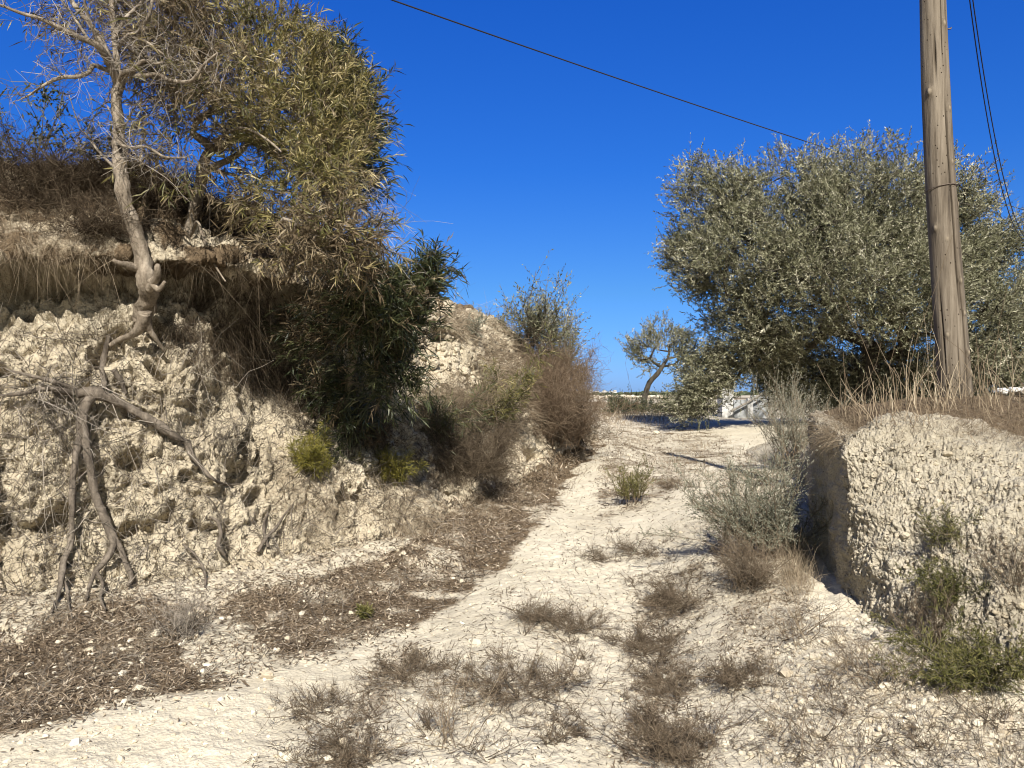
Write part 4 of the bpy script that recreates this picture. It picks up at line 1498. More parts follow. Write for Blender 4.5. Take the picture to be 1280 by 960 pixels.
LOOSE = [  # px, py, size in photograph pixels, label
    (172, 861, 9, 'pale angular stone lying on brown leaf litter, larger of a touching pair'), (186, 862, 6, 'small pale stone touching a larger angular one on the leaf litter'),
    (145, 866, 6, None), (100, 862, 6, None), (142, 848, 4, None), (287, 774, 6, 'pale tilted stone where the leaf litter meets the bank slope'), (196, 794, 8, 'blocky pale stone below a dry grey shrub at the foot of the bank'),
    (258, 882, 6, None), (222, 874, 5, None), (334, 847, 10, 'flat pale stone on the dark edge of the leaf litter beside the track'), (150, 808, 4, None), (330, 808, 4, None), (330, 820, 3, None), (348, 812, 4, None),
    (430, 930, 9, 'rounded pale stone in the withered weed strip near the picture bottom'), (438, 768, 5, None), (405, 780, 4, None), (570, 706, 4, None), (578, 728, 4, None), (820, 542, 5, 'small pale boulder on the far track crest'),
    (360, 950, 8, 'pale stone half sunk in the bare track'), (20, 845, 5, None), (62, 905, 4, None), (230, 905, 4, None), (520, 700, 4, None), (240, 834, 4, None), (620, 690, 3, None), (1222, 905, 8, 'pale clod on the broken slope below the mossy green plant'),
    (1170, 893, 7, None), (1130, 905, 6, None), (1250, 930, 7, None), (1080, 900, 5, None),
]


def loose_stones():
    rng = np.random.default_rng(52)
    for px, py, s, lb in LOOSE:
        h = sure_hit(px, py)
        r = s / 960.0 * h[2] * .62
        m = MB()
        m.stones(h[0][None] * 0, r * 1.15, float(rng.random()), rng, 2, .75)
        o = m.build('stone', M['stone'], None)
        o.location = h[0] + np.array([0, 0, r * .22])
        tag(o, lb or 'small loose pale stone lying among dry litter beside the track', 'stone', None if lb else 'small loose stones by the track')


# ------------------------------------------------------------------ grasses and scrub
def grass_patch(m, poly, n, L, W, rng, lean=(0, 0, 0), up=1.0, spread=.6, droop=.35, var=(.5, .2), thin=None, maxd=60, only=None, k=3, clump=0, soft=6, lsig=.35):
    P, N = region(poly, n if not clump else max(4, n // clump), rng, maxd, soft, only, thin)
    if not len(P):
        return
    if clump:
        P = np.repeat(P, clump, 0) + rng.normal(0, .03, (len(P) * clump, 3)) * np.array([1, 1, .2])
        N = np.repeat(N, clump, 0)
    d = N * .35 + np.array([0, 0, up]) + np.array(lean) + rng.normal(0, spread, P.shape)
    b = rng.normal(0, .18, P.shape) + np.array([0, 0, -droop]) + np.array(lean) * .3
    wf = np.clip(P[:, 1] / 7.0, .7, 2.4)
    m.blades(P - N * .01, d, b, L * np.exp(rng.normal(0, lsig, len(P))), W * wf * rng.uniform(.6, 1.3, len(P)), k, np.clip(rng.normal(*var, len(P)), 0, 1), None, rng)


def grasses():
    rng = np.random.default_rng(53)
    # thatch hanging from the undercut edge and over the crest
    m = MB()
    down = (.25, -.55, 0)
    grass_patch(m, [(-260, 330), (150, 322), (232, 330), (330, 400), (330, 350), (250, 255), (130, 225), (-260, 225)], 3600, .14, .0036, rng, down, 0, .95, .55, (.36, .3), (-.1, .25, 2.5, 131), lsig=.6)
    grass_patch(m, [(-260, 320), (160, 325), (170, 395), (100, 420), (-260, 420)], 2600, .17, .0034, rng, down, -.3, .8, .5, (.25, .25), (-.2, .15, 3.2, 141), lsig=.6)
    grass_patch(m, [(195, 395), (330, 360), (400, 420), (450, 560), (395, 560), (300, 480), (215, 440)], 4600, .26, .0038, rng, (.15, -.35, 0), -.4, .5, .6, (.45, .28), (-.2, .15, 2.2, 138))
    grass_patch(m, [(-260, 205), (140, 205), (215, 250), (330, 270), (470, 330), (470, 300), (300, 235), (140, 190), (-260, 190)], 3200, .16, .005, rng, (0, 0, 0), .6, .6, .3, (.35, .2))
    # wisps on the near face
    grass_patch(m, [(-260, 430), (120, 430), (300, 500), (420, 560), (540, 640), (300, 720), (-260, 790)], 3600, .16, .0030, rng, (.1, -.3, 0), .1, .7, .5, (.45, .28), (-.1, .25, 2.8, 133), clump=7)
    grass_patch(m, [(440, 500), (560, 500), (590, 560), (560, 610), (480, 600), (440, 560)], 2600, .2, .0034, rng, (.2, -.3, 0), -.1, .6, .5, (.4, .28))
    grass_patch(m, [(185, 330), (330, 330), (350, 430), (300, 440), (190, 410)], 2600, .22, .0034, rng, (.1, -.3, 0), -.3, .6, .5, (.4, .28))
    grass_patch(m, [(-260, 195), (150, 200), (240, 245), (240, 275), (120, 240), (-260, 235)], 3000, .15, .004, rng, (.2, -.3, 0), .2, .7, .4, (.4, .28), (-.2, .15, 2.2, 139))
    stuff(m.build('brown_thatch', M['thatch']))
    m = MB()
    # pale dry grass on the crest and on the bank farther along
    grass_patch(m, [(-260, 262), (60, 268), (150, 285), (150, 330), (60, 320), (-260, 300)], 2600, .22, .004, rng, (.35, -.45, 0), .05, .6, .6, (.5, .25))
    grass_patch(m, [(-260, 215), (30, 215), (70, 240), (40, 270), (-260, 270)], 1300, .22, .0042, rng, (.2, -.4, 0), .2, .4, .6, (.55, .2))
    grass_patch(m, [(510, 480), (550, 475), (600, 490), (640, 520), (640, 590), (560, 600), (520, 530)], 3800, .26, .004, rng, (.3, -.3, 0), .15, .5, .5, (.42, .2), (-.3, .1, 1.8, 132))
    grass_patch(m, [(545, 385), (620, 395), (665, 420), (660, 450), (600, 440), (560, 425)], 3200, .26, .0036, rng, (.3, -.2, 0), .35, .75, .5, (.5, .28), (-.2, .15, 1.6, 142), lsig=.5)
    grass_patch(m, [(590, 440), (660, 450), (680, 520), (640, 540), (600, 480)], 2600, .28, .004, rng, (.4, -.2, 0), .3, .5, .5, (.4, .2))
    grass_patch(m, [(640, 560), (690, 600), (740, 545), (752, 556), (700, 620), (600, 660), (560, 660), (600, 610)], 2600, .13, .004, rng, (0, 0, 0), .5, .6, .3, (.35, .2))
    # wisps on the near face
    grass_patch(m, [(350, 560), (420, 600), (470, 640), (400, 680), (340, 640)], 1500, .2, .0032, rng, (.1, -.2, 0), .3, .5, .5, (.55, .2))
    grass_patch(m, [(455, 590), (520, 600), (560, 650), (510, 680), (470, 650)], 1700, .22, .0032, rng, (.2, -.2, 0), -.1, .5, .6, (.5, .2))
    # rim of the right bank
    grass_patch(m, [(1035, 540), (1060, 505), (1130, 500), (1440, 500), (1440, 560), (1200, 545), (1100, 532), (1050, 552)], 5200, .09, .0030, rng, (0, -.1, 0), .35, .75, .45, (.34, .24))
    grass_patch(m, [(1025, 548), (1050, 515), (1090, 522), (1060, 542), (1035, 556)], 900, .11, .0030, rng, (-.35, -.25, 0), .1, .5, .55, (.45, .2))
    grass_patch(m, [(1195, 545), (1440, 560), (1440, 520), (1200, 510)], 2600, .12, .003, rng, (0, 0, 0), .7, .7, .5, (.35, .2))
    grass_patch(m, [(1000, 525), (1060, 505), (1075, 540), (1045, 560), (1005, 560)], 1500, .11, .003, rng, (-.15, -.15, 0), .4, .6, .45, (.38, .24))
    # right verge
    grass_patch(m, [(885, 690), (900, 610), (940, 560), (1000, 560), (1025, 640), (1010, 720), (990, 800), (930, 860), (905, 830), (905, 740)], 5600, .12, .0028, rng, (0, 0, 0), .6, .65, .35, (.38, .24), (-.2, .2, 2.5, 134))
    grass_patch(m, [(975, 660), (1012, 680), (1020, 745), (985, 745)], 1200, .22, .003, rng, (0, 0, 0), .8, .4, .35, (.6, .2))
    grass_patch(m, [(960, 830), (1050, 770), (1150, 850), (1280, 890), (1280, 960), (960, 960)], 2600, .13, .0026, rng, (0, 0, 0), .7, .55, .35, (.35, .22), None, clump=4)
    # far crest and field edge
    grass_patch(m, [(735, 545), (760, 530), (880, 545), (950, 560), (900, 600), (800, 620), (740, 590)], 4800, .12, .004, rng, (0, 0, 0), .6, .6, .3, (.35, .2), (-.2, .15, 1.2, 135))
    grass_patch(m, [(742, 518), (770, 506), (850, 506), (885, 510), (885, 522), (850, 524), (760, 526)], 3800, .20, .006, rng, (0, 0, 0), .9, .4, .25, (.55, .2), None, 90)
    grass_patch(m, [(738, 504), (800, 498), (860, 499), (885, 500), (885, 508), (738, 510)], 1500, .3, .012, rng, (0, 0, 0), .9, .4, .25, (.35, .25), None, 150)
    stuff(m.build('dry_grass', M['straw']))
    m = MB()
    # low brown mats on the track
    for poly, n in [(LITTER_THIN[1], 3200), (LITTER_THIN[2], 4500), (LITTER_THIN[3], 4200), (LITTER_THIN[4], 2200), (LITTER_THIN[5], 2600),
                    ([(560, 800), (700, 640), (760, 600), (880, 620), (900, 760), (880, 960), (540, 960)], 1900)]:
        grass_patch(m, poly, int(n * .6), .055, .0030, rng, (0, 0, 0), .2, .8, .2, (.36, .22), (-.15, .25, 2.6, 136), k=2)
    stuff(m.build('withered_weeds', M['weed']))
    # tall stalks on the plateau
    m = MB()
    for poly, n, L in [([(1035, 520), (1150, 505), (1180, 500), (1180, 520), (1050, 530)], 80, .20), ([(1180, 500), (1440, 500), (1440, 525), (1200, 520)], 80, .20), ([(1060, 500), (1200, 495), (1440, 490), (1440, 500), (1060, 510)], 170, .32)]:
        P, N = region(poly, n, rng, 14, 8, (2,))
        d = np.array([0, 0, 1.0]) + rng.normal(0, .22, P.shape) + np.array([-.08, 0, 0])
        m.twigs(P, d, rng.normal(0, .18, P.shape) + np.array([0, 0, -.1]), L * np.exp(rng.normal(0, .38, len(P))), .0030, 4, np.clip(rng.normal(.46, .25, len(P)), 0, 1), .5, .10, rng)
    stuff(m.build('dry_stalks', M['straw']))


def scrub(name, label, cat, px, py, w, h, mat, rng, n=220, leaf=(.02, .006), n_leaf=10, var=(.5, .2), upright=.8, twig=None, group=None, shoot=.16, leafy=True, Y=None, kind='leaf', twr=.0022, spread=.7, droop=0.0, stems=24, flop=.45):
    """a small shrub: stems from one foot, side shoots with small leaves"""
    hb = sure_hit(px, py)
    p0 = hb[0]
    s = hb[2] / 960.0
    W, H = w * s, h * s
    root = thing(name, label, cat, p0, group)
    tw, lf = MB(), MB()
    b = p0 + rng.normal(0, 1, (stems, 3)) * np.array([W * .16, W * .16, 0])
    d = np.stack([rng.normal(0, flop, stems) * W / max(H, .01), rng.normal(0, flop, stems) * W / max(H, .01), np.full(stems, upright)], 1)
    nrm = np.maximum(np.abs(d[:, 2]), .3)
    L = H * rng.uniform(.55, 1.1, stems) * np.linalg.norm(d, axis=1) / nrm * .85
    L = np.minimum(L, np.hypot(H, W * .6) * 1.05)
    C = tw.twigs(b - np.array([0, 0, .01]), d, rng.normal(0, .2, (stems, 3)), L, twr * 1.6, 6, rng.random(stems) * .6, .4, .1, rng)
    i = rng.integers(0, stems, n)
    t = rng.uniform(1.2, 6, n)
    a = t.astype(int).clip(0, 5)
    f = (t - a)[:, None]
    P = C[i, a] * (1 - f) + C[i, a + 1] * f
    D = norm(C[i, a + 1] - C[i, a]) * .6 + rng.normal(0, spread, (n, 3)) + np.array([0, 0, .35 * upright])
    sl = shoot * min(1.0, max(H, W) / .3)
    if leafy:
        shoots(lf, tw, P, D, rng, n_leaf, sl, leaf[0], leaf[1], .8, droop, kind, var, twr * .6)
        lf.build('foliage', M[mat], root)
    else:
        C2 = tw.twigs(P, D, rng.normal(0, .3, (n, 3)), sl * rng.uniform(.5, 1.5, n), twr * .8, 4, np.clip(rng.normal(*var, n), 0, 1), .4, .2, rng)
        q = C2[:, 1:].reshape(-1, 3)
        j = rng.integers(0, len(q), n * n_leaf // 3)
        tw.twigs(q[j], rng.normal(0, 1, (len(j), 3)) + np.array([0, 0, .3]), rng.normal(0, .3, (len(j), 3)), sl * .5 * rng.uniform(.4, 1.4, len(j)), twr * .6, 2, np.clip(rng.normal(*var, len(j)), 0, 1), .5, .15, rng)
    tw.build('stem', M[twig or ('twig' if leafy else mat)], root)
    return root


def shrubs():
    R = np.random.default_rng(61)
    # far end of the left bank
    scrub('feathery_shrub', 'airy grey green shrub standing highest on the far shoulder of the bank', 'shrub', 662, 440, 96, 80, 'olive', R, 700, (.07, .018), 9, (.38, .18), .9, 'twig', None, .4, True, None, 'leaf', .006, .6, 0, 26)
    scrub('feathery_shrub', 'airy grey green shrub against the sky beside the russet brown thicket', 'shrub', 696, 480, 52, 96, 'olive', R, 620, (.07, .018), 9, (.38, .18), .9, 'twig', None, .4, True, None, 'leaf', .006, .6, 0, 24)
    scrub('feathery_shrub', 'low dark green shrub at the very end of the bank by the horizon', 'shrub', 722, 500, 34, 40, 'olive', R, 160, (.08, .022), 9, (.3, .18), .9, 'twig', None, .35, True, None, 'leaf', .006, .6, 0, 16)
    scrub('dry_shrub', 'russet brown bare thicket high on the end of the bank', 'shrub', 682, 505, 86, 76, 'rust', R, 1600, (.02, .006), 14, (.42, .2), .9, None, None, .32, False, None, 'leaf', .0035, .7, 0, 50)
    scrub('dry_shrub', 'russet brown bare thicket spilling down onto the track edge', 'shrub', 694, 558, 100, 104, 'rust', R, 2200, (.02, .006), 14, (.42, .2), .8, None, None, .3, False, None, 'leaf', .0035, .7, 0, 50)
    scrub('dry_shrub', 'grey brown straggly thicket lowest at the bank end beside the track', 'shrub', 722, 555, 50, 46, 'thatch', R, 700, (.02, .006), 12, (.62, .2), .7, None, None, .25, False, None, 'leaf', .003, .7, 0, 34)
    scrub('acacia_shrub', 'yellow tipped green narrow leaved shrub below the dry grass of the bank', 'shrub', 612, 534, 90, 74, 'acacia', R, 620, (.10, .012), 9, (.42, .2), .8, 'twig', None, .2, True, None, 'blade', .003, .6, 0, 22)
    scrub('acacia_shrub', 'dull green feathery shrub rooted under the overhanging dark acacia', 'shrub', 545, 555, 70, 60, 'acacia_dark', R, 200, (.10, .010), 9, (.7, .2), .7, 'twig', None, .2, True, None, 'blade', .003, .6, 0, 20)
    scrub('acacia_shrub', 'grey green tuft of leaves on the crest grass near the sky', 'shrub', 590, 420, 34, 26, 'grey_leaf', R, 80, (.06, .010), 8, (.4, .2), .8, 'twig', None, .14, True, None, 'blade', .003, .6, 0, 12)
    scrub('dry_shrub', 'dense grey brown dead shrub hanging over the shaded foot of the bank', 'shrub', 580, 600, 80, 66, 'thatch', R, 1200, (.02, .006), 12, (.5, .22), .6, None, None, .26, False, None, 'leaf', .0026, .7, 0, 40)
    scrub('dry_shrub', 'pale dead grass shrub on the slope right below the bare earth scar', 'shrub', 560, 530, 76, 48, 'straw', R, 900, (.02, .006), 12, (.35, .2), .6, None, None, .22, False, None, 'leaf', .0024, .7, 0, 34)
    # in the dark hollow
    scrub('rust_shrub', 'rusty brown dying shrub in the dark hollow beneath the acacia', 'shrub', 478, 575, 40, 70, 'acacia_brown', R, 160, (.07, .008), 9, (.45, .2), .9, 'twig', None, .16, True, None, 'blade', .002, .6, 0, 14)
    for px, py, w, h, lb in [(392, 596, 44, 56, 'yellow green pine like seedling on the pale bank, larger of the two'), (484, 606, 40, 36, 'yellow green seedling near the foot of the bank below the dark hollow')]:
        scrub('seedling', lb, 'plant', px, py, w * 1.15, h * 1.15, 'lime', R, 420, (.05, .004), 16, (.5, .22), .8, 'twig', None, .09, True, None, 'blade', .002, .6, 0, 12)
    # on the crest at the far left
    scrub('crest_shrub', 'dark small leaved shrub on the crest against the sky beside the bare tree trunk', 'shrub', 45, 212, 120, 72, 'acacia_dark', R, 150, (.04, .018), 9, (.5, .25), .8, 'twig', None, .2, True, None, 'leaf', .004, .7, .2, 20)
    scrub('crest_shrub', 'small dark leaved sprig on the crest touching the bare tree trunk', 'shrub', 125, 214, 44, 62, 'acacia_dark', R, 70, (.04, .018), 9, (.45, .25), .8, 'twig', None, .16, True, None, 'leaf', .004, .7, .2, 10)
    for px, py, w, h, lb in [(18, 232, 110, 46, 'dark matted scrub on the crest at the picture edge'), (88, 236, 80, 34, 'low dark dead scrub on the crest between two leafy shrubs'), (60, 262, 90, 26, 'flattened brown scrub lying on the crest slope'),
                             (215, 262, 70, 46, 'brown dead scrub on the crest between the two acacia trunks'), (118, 292, 70, 24, 'thin brown scrub along the top of the undercut edge'), (300, 292, 90, 44, 'dark scrub on the crest under the leaning acacia crown')]:
        scrub('dry_shrub', lb, 'shrub', px, py, w, h, 'thatch', R, 700, (.02, .006), 12, (.32, .28), .5, None, None, .17, False, None, 'leaf', .0024, .8, 0, 36)
    # twiggy plants on the near slope
    scrub('dry_shrub', 'small grey dry shrub of wiry stems at the foot of the near bank', 'shrub', 228, 796, 60, 50, 'twig', R, 170, (.02, .006), 9, (.65, .2), .9, None, None, .12, False, None, 'leaf', .0018, .5, 0, 34)
    scrub('dry_shrub', 'black dry twiggy shrub on the near slope below the root branch', 'shrub', 280, 570, 60, 60, 'twig', R, 140, (.02, .006), 9, (.3, .2), .9, None, None, .14, False, None, 'leaf', .002, .6, 0, 22)
    # right verge
    scrub('sage_shrub', 'tall grey straw coloured shrub at the rim of the earth bank by the gully', 'shrub', 990, 575, 84, 96, 'grey_leaf', R, 1500, (.022, .006), 16, (.62, .22), 1.0, 'straw', None, .2, True, None, 'leaf', .0026, .45, 0, 60)
    scrub('sage_shrub', 'silvery grey green bush growing beside the dark gully of the earth bank', 'shrub', 960, 695, 108, 100, 'grey_leaf', R, 2300, (.02, .0055), 18, (.52, .22), .9, 'straw', None, .16, True, None, 'leaf', .0022, .5, 0, 60)
    scrub('sage_shrub', 'low dull green bush between the tall grey shrub and the silvery bush', 'shrub', 965, 608, 60, 40, 'grey_leaf', R, 260, (.022, .006), 14, (.3, .2), .8, 'straw', None, .14, True, None, 'leaf', .0022, .6, 0, 30)
    scrub('dry_shrub', 'dark brown dry bush below the silvery bush at the verge', 'shrub', 935, 735, 60, 60, 'weed', R, 520, (.02, .006), 12, (.45, .22), .8, None, None, .13, False, None, 'leaf', .0016, .6, 0, 36)
    # plant of the right bank: one creeping broom with an upper spray
    scrub('green_broom', 'mossy green broom sprawling along the foot of the crumbling bank', 'plant', 1220, 848, 108, 42, 'moss', R, 1000, (.026, .0042), 18, (.58, .22), .6, 'twig', None, .11, True, None, 'blade', .0018, .7, 0, 44, .6)
    scrub('green_broom', 'small green broom sprig hanging midway on the crumbling bank face', 'plant', 1192, 758, 46, 50, 'moss', R, 420, (.020, .0035), 16, (.5, .22), .6, 'twig', None, .09, True, None, 'blade', .0016, .7, 0, 16)
    scrub('green_broom', 'topmost thin green sprig growing high on the crumbling bank face', 'plant', 1184, 690, 36, 56, 'moss', R, 160, (.020, .0035), 14, (.55, .22), .9, 'twig', None, .08, True, None, 'blade', .0016, .7, 0, 10)
    scrub('dry_shrub', 'dead brown creeping stems between the two green brooms of the bank', 'shrub', 1164, 815, 40, 84, 'weed', R, 130, (.02, .006), 10, (.3, .2), .9, None, None, .09, False, None, 'leaf', .0018, .5, 0, 22)
    scrub('dry_shrub', 'dry brown wisps hanging at the picture edge of the crumbling bank', 'shrub', 1268, 740, 44, 70, 'weed', R, 140, (.02, .006), 9, (.5, .2), .7, None, None, .09, False, None, 'leaf', .0014, .5, 0, 18)
    # far field
    for px, py, w, h, lb in [(770, 506, 14, 8, 'dark round shrub alone on the pale far field'), (783, 517, 44, 17, 'long green shrub in the dry field edge behind the track crest'), (838, 520, 50, 24, 'green grey shrub under the bent little olive'),
                             (866, 523, 44, 26, 'dark leafy shrub below the low olive branches at the crest')]:
        scrub('field_shrub', lb, 'shrub', px, py, w, h, 'acacia_dark', R, 260, (.10, .03), 8, (.6, .2), .8, 'twig', None, .3, True, None, 'leaf', .006, .7, 0, 24)


TUFTS = [  # px, py (foot), width, height, stalkiness, label
    (790, 630, 48, 50, 'g', 'olive green upright tuft standing alone in the middle of the track'),
    (840, 610, 40, 24, 'b', 'low brown weed on the track behind the green upright tuft'),
    (805, 688, 56, 26, 'b', 'rounded brown weed in the middle of the track below the green tuft'),
    (742, 698, 44, 16, 'b', 'flat brown weed beside a rounder one across the middle of the track'),
    (640, 862, 110, 50, 'b', 'wide brown weed mat around a black twig in the middle of the track'),
    (845, 935, 110, 70, 'b', 'largest brown weed clump at the lower edge of the track'),
    (724, 788, 66, 34, 'b', 'dark stemmed weed clump in the centre of the track'),
    (852, 755, 84, 60, 'b', 'tall brown weed clump by the narrow white rut'),
    (805, 815, 80, 56, 'b', 'brown weed clump in front of the tall one by the narrow white rut'),
    (842, 862, 60, 40, 'b', 'brown weed clump left of the narrow white rut near the dry verge'),
    (700, 918, 40, 20, 'b', 'small isolated dark weed on bare track near the bottom'),
    (435, 948, 80, 34, 'b', 'dense dark weed clump at the lower end of the weed strip'),
    (512, 842, 74, 34, 'b', 'dark weed clump at the upper end of the weed strip'),
    (672, 772, 50, 40, 'b', 'sparse brown weed near the dark stemmed clump'),
    (560, 930, 70, 60, 's', 'wispy pale weed of long bent stalks on the bare track'),
    (400, 885, 60, 24, 'b', 'low brown weed between leaf litter and the weed strip'),
    (925, 850, 60, 44, 'b', 'brown weed clump at the lower end of the dry verge'),
    (455, 772, 10, 12, 'g', 'tiny green sprout in the brown leaf litter'),
    (1000, 800, 70, 60, 's', 'wispy dry weed below the gully of the earth bank'),
    (1095, 860, 60, 60, 's', 'thin brown stalks on the broken slope under the broom shadow'),
]


def tufts():
    R = np.random.default_rng(62)
    for px, py, w, h, k, lb in TUFTS:
        if k == 'g':
            scrub('weed_tuft', lb, 'plant', px, py, w, h, 'moss', R, 300 if w > 20 else 110, (.04, .007), 9, (.68, .25), 1.1, 'weed', None, .12, True, None, 'blade', .0022, .35, 0, 26, .3)
        elif k == 'b':
            scrub('weed_tuft', lb, 'weed', px, py, w * 1.0, h * .5, 'weed', R, int(220 + w * h * .12), (.02, .006), 12, (.34, .24), .42, None, None, .065, False, None, 'leaf', .0017, .75, 0, int(16 + w * .3), .55)
        else:
            scrub('weed_tuft', lb, 'weed', px, py, w, h, 'straw', R, 60, (.02, .006), 8, (.3, .2), .8, None, None, .14, False, None, 'leaf', .0016, .6, 0, 14, .5)
    # small ones that nothing tells apart
    n = 0
    polys = [[(560, 780), (700, 640), (760, 590), (880, 600), (900, 700), (880, 940), (560, 950)], [(320, 950), (420, 880), (540, 800), (560, 950)], [(960, 830), (1050, 790), (1260, 900), (1260, 950), (960, 950)]]
    for pl, c in zip(polys, (40, 8, 16)):
        q = np.array(pl, float)
        k = 0
        while k < c:
            x, y = q.min(0) + R.random(2) * (q.max(0) - q.min(0))
            if not in_poly(np.array([x]), np.array([y]), q)[0]:
                continue
            k += 1
            s = (y - 493) / 350
            scrub('weed_sprig', 'tiny withered brown sprig on the bare chalky track', 'weed', x, y, 40 * s * R.uniform(.5, 1.3), 18 * s * R.uniform(.5, 1.6), 'weed', R, 30, (.02, .006), 8, (.45, .25), .6, None,
                  'tiny withered sprigs on the track', .08, False, None, 'leaf', .0016, .7, 0, 8, .5)
    # black stick
    h = sure_hit(636, 872)
    o = MB()
    o.tube(np.array([at(648, 876, h[0][1]), at(640, 866, h[0][1] + .02), at(630, 854, h[0][1] + .05)]) + np.array([0, 0, .02]), [.006, .007, .004], 6)
    tag(o.build('stick', M['bark_dark'], None, True), 'short black burnt stick in the wide weed mat on the track', 'stick')


# ------------------------------------------------------------------ the distance
def box(m, c, s, rz=0.0, var=.5):
    c, s = np.array(c, float), np.array(s, float) / 2
    k = np.array([(-1, -1, -1), (1, -1, -1), (1, 1, -1), (-1, 1, -1), (-1, -1, 1), (1, -1, 1), (1, 1, 1), (-1, 1, 1)], float) * s
    co, si = math.cos(rz), math.sin(rz)
    k = np.stack([k[:, 0] * co - k[:, 1] * si, k[:, 0] * si + k[:, 1] * co, k[:, 2]], 1) + c
    m.add(k, None, [(0, 3, 2, 1), (4, 5, 6, 7), (0, 1, 5, 4), (1, 2, 6, 5), (2, 3, 7, 6), (3, 0, 4, 7)], var)


def distance():
    R = np.random.default_rng(71)
    # white shed wall, sheets and a black tank behind the olive
    Y = 29.0
    g = drop(at(940, 520, Y)[0], Y)[0][2]

    def X(px):
        return at(px, 500, Y)[0]
    root = thing('low_shed', 'low shed of pale grey sheets with a white post behind the olive', 'shed', (X(937), Y, g))
    m = MB()
    box(m, ((X(918) + X(934)) / 2, Y + .1, g + .33), (X(934) - X(918), .08, .70))
    m.build('sheet', M['grey_board'], root)
    m = MB()
    box(m, ((X(941) + X(962)) / 2, Y + .25, g + .42), (X(962) - X(941), .08, .88))
    m.build('sheet', M['grey_board'], root)
    m = MB()
    box(m, (X(937), Y, g + .36), (.2, .2, .76))
    m.build('post', M['white_wall'], root)
    m = MB()
    m.tube(np.array([[X(912), Y - .15, g + .25], [X(935), Y - .15, g + .62], [X(955), Y - .15, g + .98]]), .045, 7)
    m.build('rail', M['deadwood'], root)
    m = MB()
    box(m, ((X(905) + X(918)) / 2, Y + .5, g + .55), (X(920) - X(905), .7, 1.1))
    o = m.build('white_block', M['white_wall'])
    tag(o, 'white rendered block under the black tank behind the olive', 'block')
    # black tank: a ribbed drum
    cx, r = X(910), .34
    z0 = g + 1.105
    prof = [(0, 0), (r, 0), (r, .12), (r + .02, .14), (r, .16), (r, .30), (r + .02, .32), (r, .34), (r, .48), (r - .06, .53), (.12, .56), (.12, .60), (0, .60)]
    a = np.linspace(0, 2 * math.pi, 28, endpoint=False)
    V = np.array([[cx + p[0] * math.cos(t), Y + .5 + p[0] * math.sin(t), z0 + p[1]] for p in prof for t in a])
    i = np.arange(len(prof) - 1)[:, None] * 28
    j = np.arange(28)[None]
    Q = np.stack([i + j, i + (j + 1) % 28, i + 28 + (j + 1) % 28, i + 28 + j], -1).reshape(-1, 4)
    tag(build_mesh('water_tank', V, [Q], M['black_plastic']), 'black plastic water tank on a white block behind the olive', 'tank')
    # white rubbish at the right edge of the plateau
    h = sure_hit(1272, 496)
    m = MB()
    P = h[0] + R.normal(0, 1, (9, 3)) * np.array([.10, .05, .01]) + np.array([0, 0, .05])
    m.stones(P, R.uniform(.03, .06, 9), .9, R, 1)
    tag(m.build('rubble_heap', M['white_wall']), 'little heap of white rubble in dry grass at the picture edge', 'rubble')
    # town on the horizon
    k = 0
    for px in list(np.linspace(733, 768, 14) + R.normal(0, 1.0, 14)) + [776, 786, 797, 838, 842, 862]:
        D = R.uniform(820, 1050)
        s = D / 960.0
        w_, h_ = R.uniform(2.6, 5.4) * s, R.uniform(3.2, 7.0) * s * (1 if px < 770 else .6)
        x = at(px, 493, D)[0]
        z = float(ground_z(np.array([x]), np.array([D]))[0])
        top = at(px, 494, D)[2] + h_
        rt = thing('white_house', 'tiny flat roofed white house in the distant town on the horizon', 'house', (x, D, z - 4), 'houses of the distant town')
        m = MB()
        box(m, (x, D, (z - 4 + top) / 2), (w_, 8, top - z + 4))
        m.build('wall', M['white_wall'], rt)
        m = MB()
        box(m, (x, D, top + .2), (w_ + .5, 8.5, .4))
        m.build('roof', M['grey_board'], rt)
        for q in range(2):
            m = MB()
            box(m, (x + (q - .5) * w_ * .45, D - 4.02, top - 1.6), (w_ * .2, .06, 1.3))
            m.build('window', M['glass'], rt)
        k += 1
    # far tree belt and bushes in the plain
    m = MB()
    for i in range(420):
        D = R.uniform(620, 1000)
        px = R.uniform(690, 980)
        c = at(px, 494.5, D)
        c[2] += R.uniform(-.5, 1.6)
        rr = R.uniform(1.5, 3.6)
        m.stones(c[None] + R.normal(0, rr * .4, (4, 3)) * np.array([2.0, 1, .5]), rr * R.uniform(.6, 1.1, 4), R.random(4), R, 1)
    stuff(m.build('treeline', M['far_green']))
    m = MB()
    for i in range(46):
        D = R.uniform(60, 260)
        px = R.uniform(735, 960)
        x = at(px, 497, D)[0]
        z = float(ground_z(np.array([x]), np.array([D]))[0])
        rr = R.uniform(.25, .6)
        c = np.array([x, D, z + rr * .3]) + R.normal(0, rr * .5, (60, 3)) * np.array([1.2, 1, .5])
        m.leaves(c, R.normal(size=(60, 3)), .35, .16, R.random(60), R)
    stuff(m.build('field_bushes', M['acacia_dark']))
    # dry stone bank across the field
    m = MB()
    P = []
    for px in np.arange(735, 900, 1.1):
        D = 62 + 4 * math.sin(px * .05) + R.normal(0, 2)
        x = at(px, 500, D)[0]
        P.append((x, D, float(ground_z(np.array([x]), np.array([D]))[0]) + .05))
    m.stones(np.array(P), R.uniform(.08, .3, len(P)), R.random(len(P)), R, 1)
    stuff(m.build('field_stones', M['stone']))


pole()
ground_litter()
loose_stones()
grasses()
shrubs()
tufts()
distance()
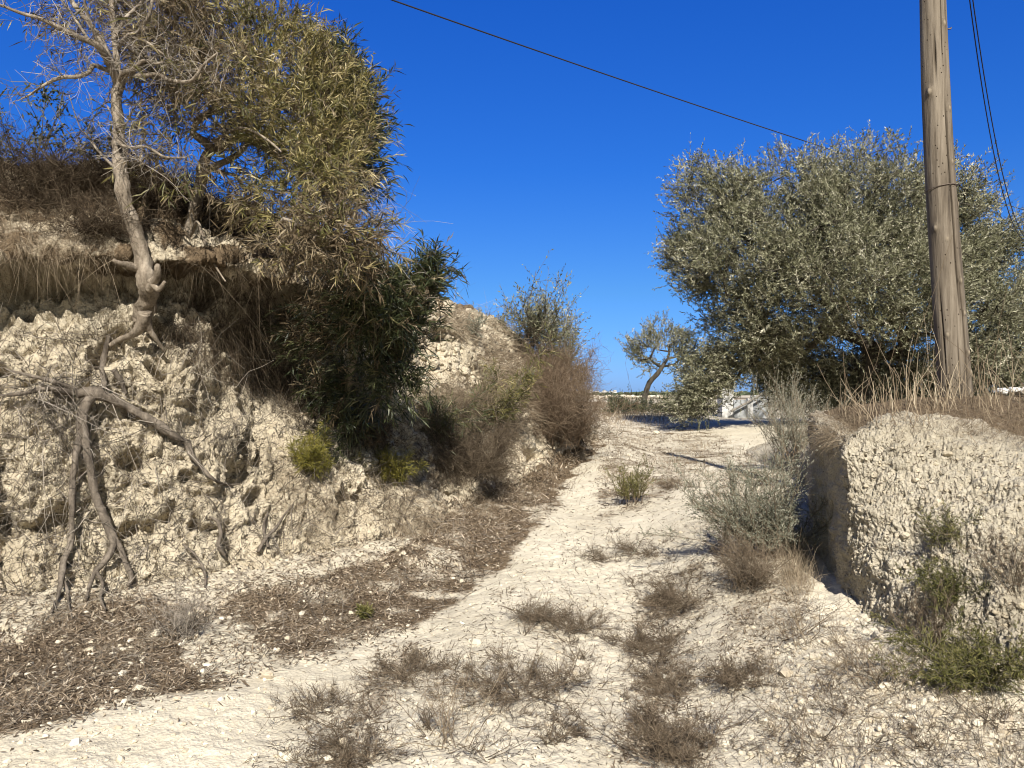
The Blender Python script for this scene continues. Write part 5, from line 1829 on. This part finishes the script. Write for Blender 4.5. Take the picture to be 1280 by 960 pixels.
# ------------------------------------------------------------------ light
SUN_EL = math.radians(41)
hx, hy = -.045, 1.0
q = math.hypot(hx, hy)
sd = Vector((hx / q * math.cos(SUN_EL), hy / q * math.cos(SUN_EL), -math.sin(SUN_EL)))
sun_d = bpy.data.lights.new("sun", 'SUN')
sun_d.energy = 5.0
sun_d.angle = math.radians(.53)
sun_d.color = (1.0, .945, .86)
sun = bpy.data.objects.new("sun", sun_d)
sun.rotation_euler = sd.to_track_quat('-Z', 'Y').to_euler()
sun.location = (3, -10, 12)
COL.objects.link(sun)
w = bpy.data.worlds.new("World")
SC.world = w
w.use_nodes = True
nt = w.node_tree
nt.nodes.clear()
sky = nt.nodes.new('ShaderNodeTexSky')
sky.sky_type = 'NISHITA'
sky.sun_disc = False
sky.sun_elevation = SUN_EL
sky.sun_rotation = math.radians(177)
sky.altitude = 0
sky.air_density = 1.0
sky.dust_density = .35
sky.ozone_density = 3.0
# clear-air sky: deep blue away from the sun, whiter towards it (direction of the sky itself)
geo = nt.nodes.new('ShaderNodeTexCoord')
sep = nt.nodes.new('ShaderNodeSeparateXYZ')
nt.links.new(geo.outputs['Generated'], sep.inputs[0])
mr = nt.nodes.new('ShaderNodeMapRange')
mr.inputs['From Min'].default_value = -.35
mr.inputs['From Max'].default_value = .25
nt.links.new(sep.outputs['Y'], mr.inputs['Value'])
rz = nt.nodes.new('ShaderNodeValToRGB')
els = rz.color_ramp.elements
els[0].position = 0.0
els[0].color = (.26, .47, 1.12, 1)
els[1].position = .5
els[1].color = (.075, .43, 1.22, 1)
e = els.new(.13)
e.color = (.21, .47, .86, 1)
e = els.new(.28)
e.color = (.115, .43, 1.02, 1)
nt.links.new(sep.outputs['Z'], rz.inputs[0])
tint = nt.nodes.new('ShaderNodeMix')
tint.data_type = 'RGBA'
tint.inputs[6].default_value = (.66, .60, .52, 1)
nt.links.new(mr.outputs[0], tint.inputs['Factor'])
nt.links.new(rz.outputs[0], tint.inputs[7])
hs = nt.nodes.new('ShaderNodeMix')
hs.data_type = 'RGBA'
hs.blend_type = 'MULTIPLY'
hs.inputs['Factor'].default_value = 1
hs.clamp_result = False
nt.links.new(sky.outputs[0], hs.inputs[6])
nt.links.new(tint.outputs[2], hs.inputs[7])
bg = nt.nodes.new('ShaderNodeBackground')
bg.inputs['Strength'].default_value = .08
wo = nt.nodes.new('ShaderNodeOutputWorld')
nt.links.new(hs.outputs[2], bg.inputs[0])
nt.links.new(bg.outputs[0], wo.inputs[0])
SC.view_settings.view_transform = 'Standard'
SC.view_settings.look = 'None'
SC.view_settings.gamma = 1
SC.view_settings.use_curve_mapping = False
SC.view_settings.exposure = 0.78
SC.cycles.max_bounces = 6
SC.cycles.diffuse_bounces = 3
SC.cycles.transmission_bounces = 3
SC.cycles.transparent_max_bounces = 4
SC.cycles.pixel_filter_type = 'BLACKMAN_HARRIS'
SC.cycles.filter_width = 1.05
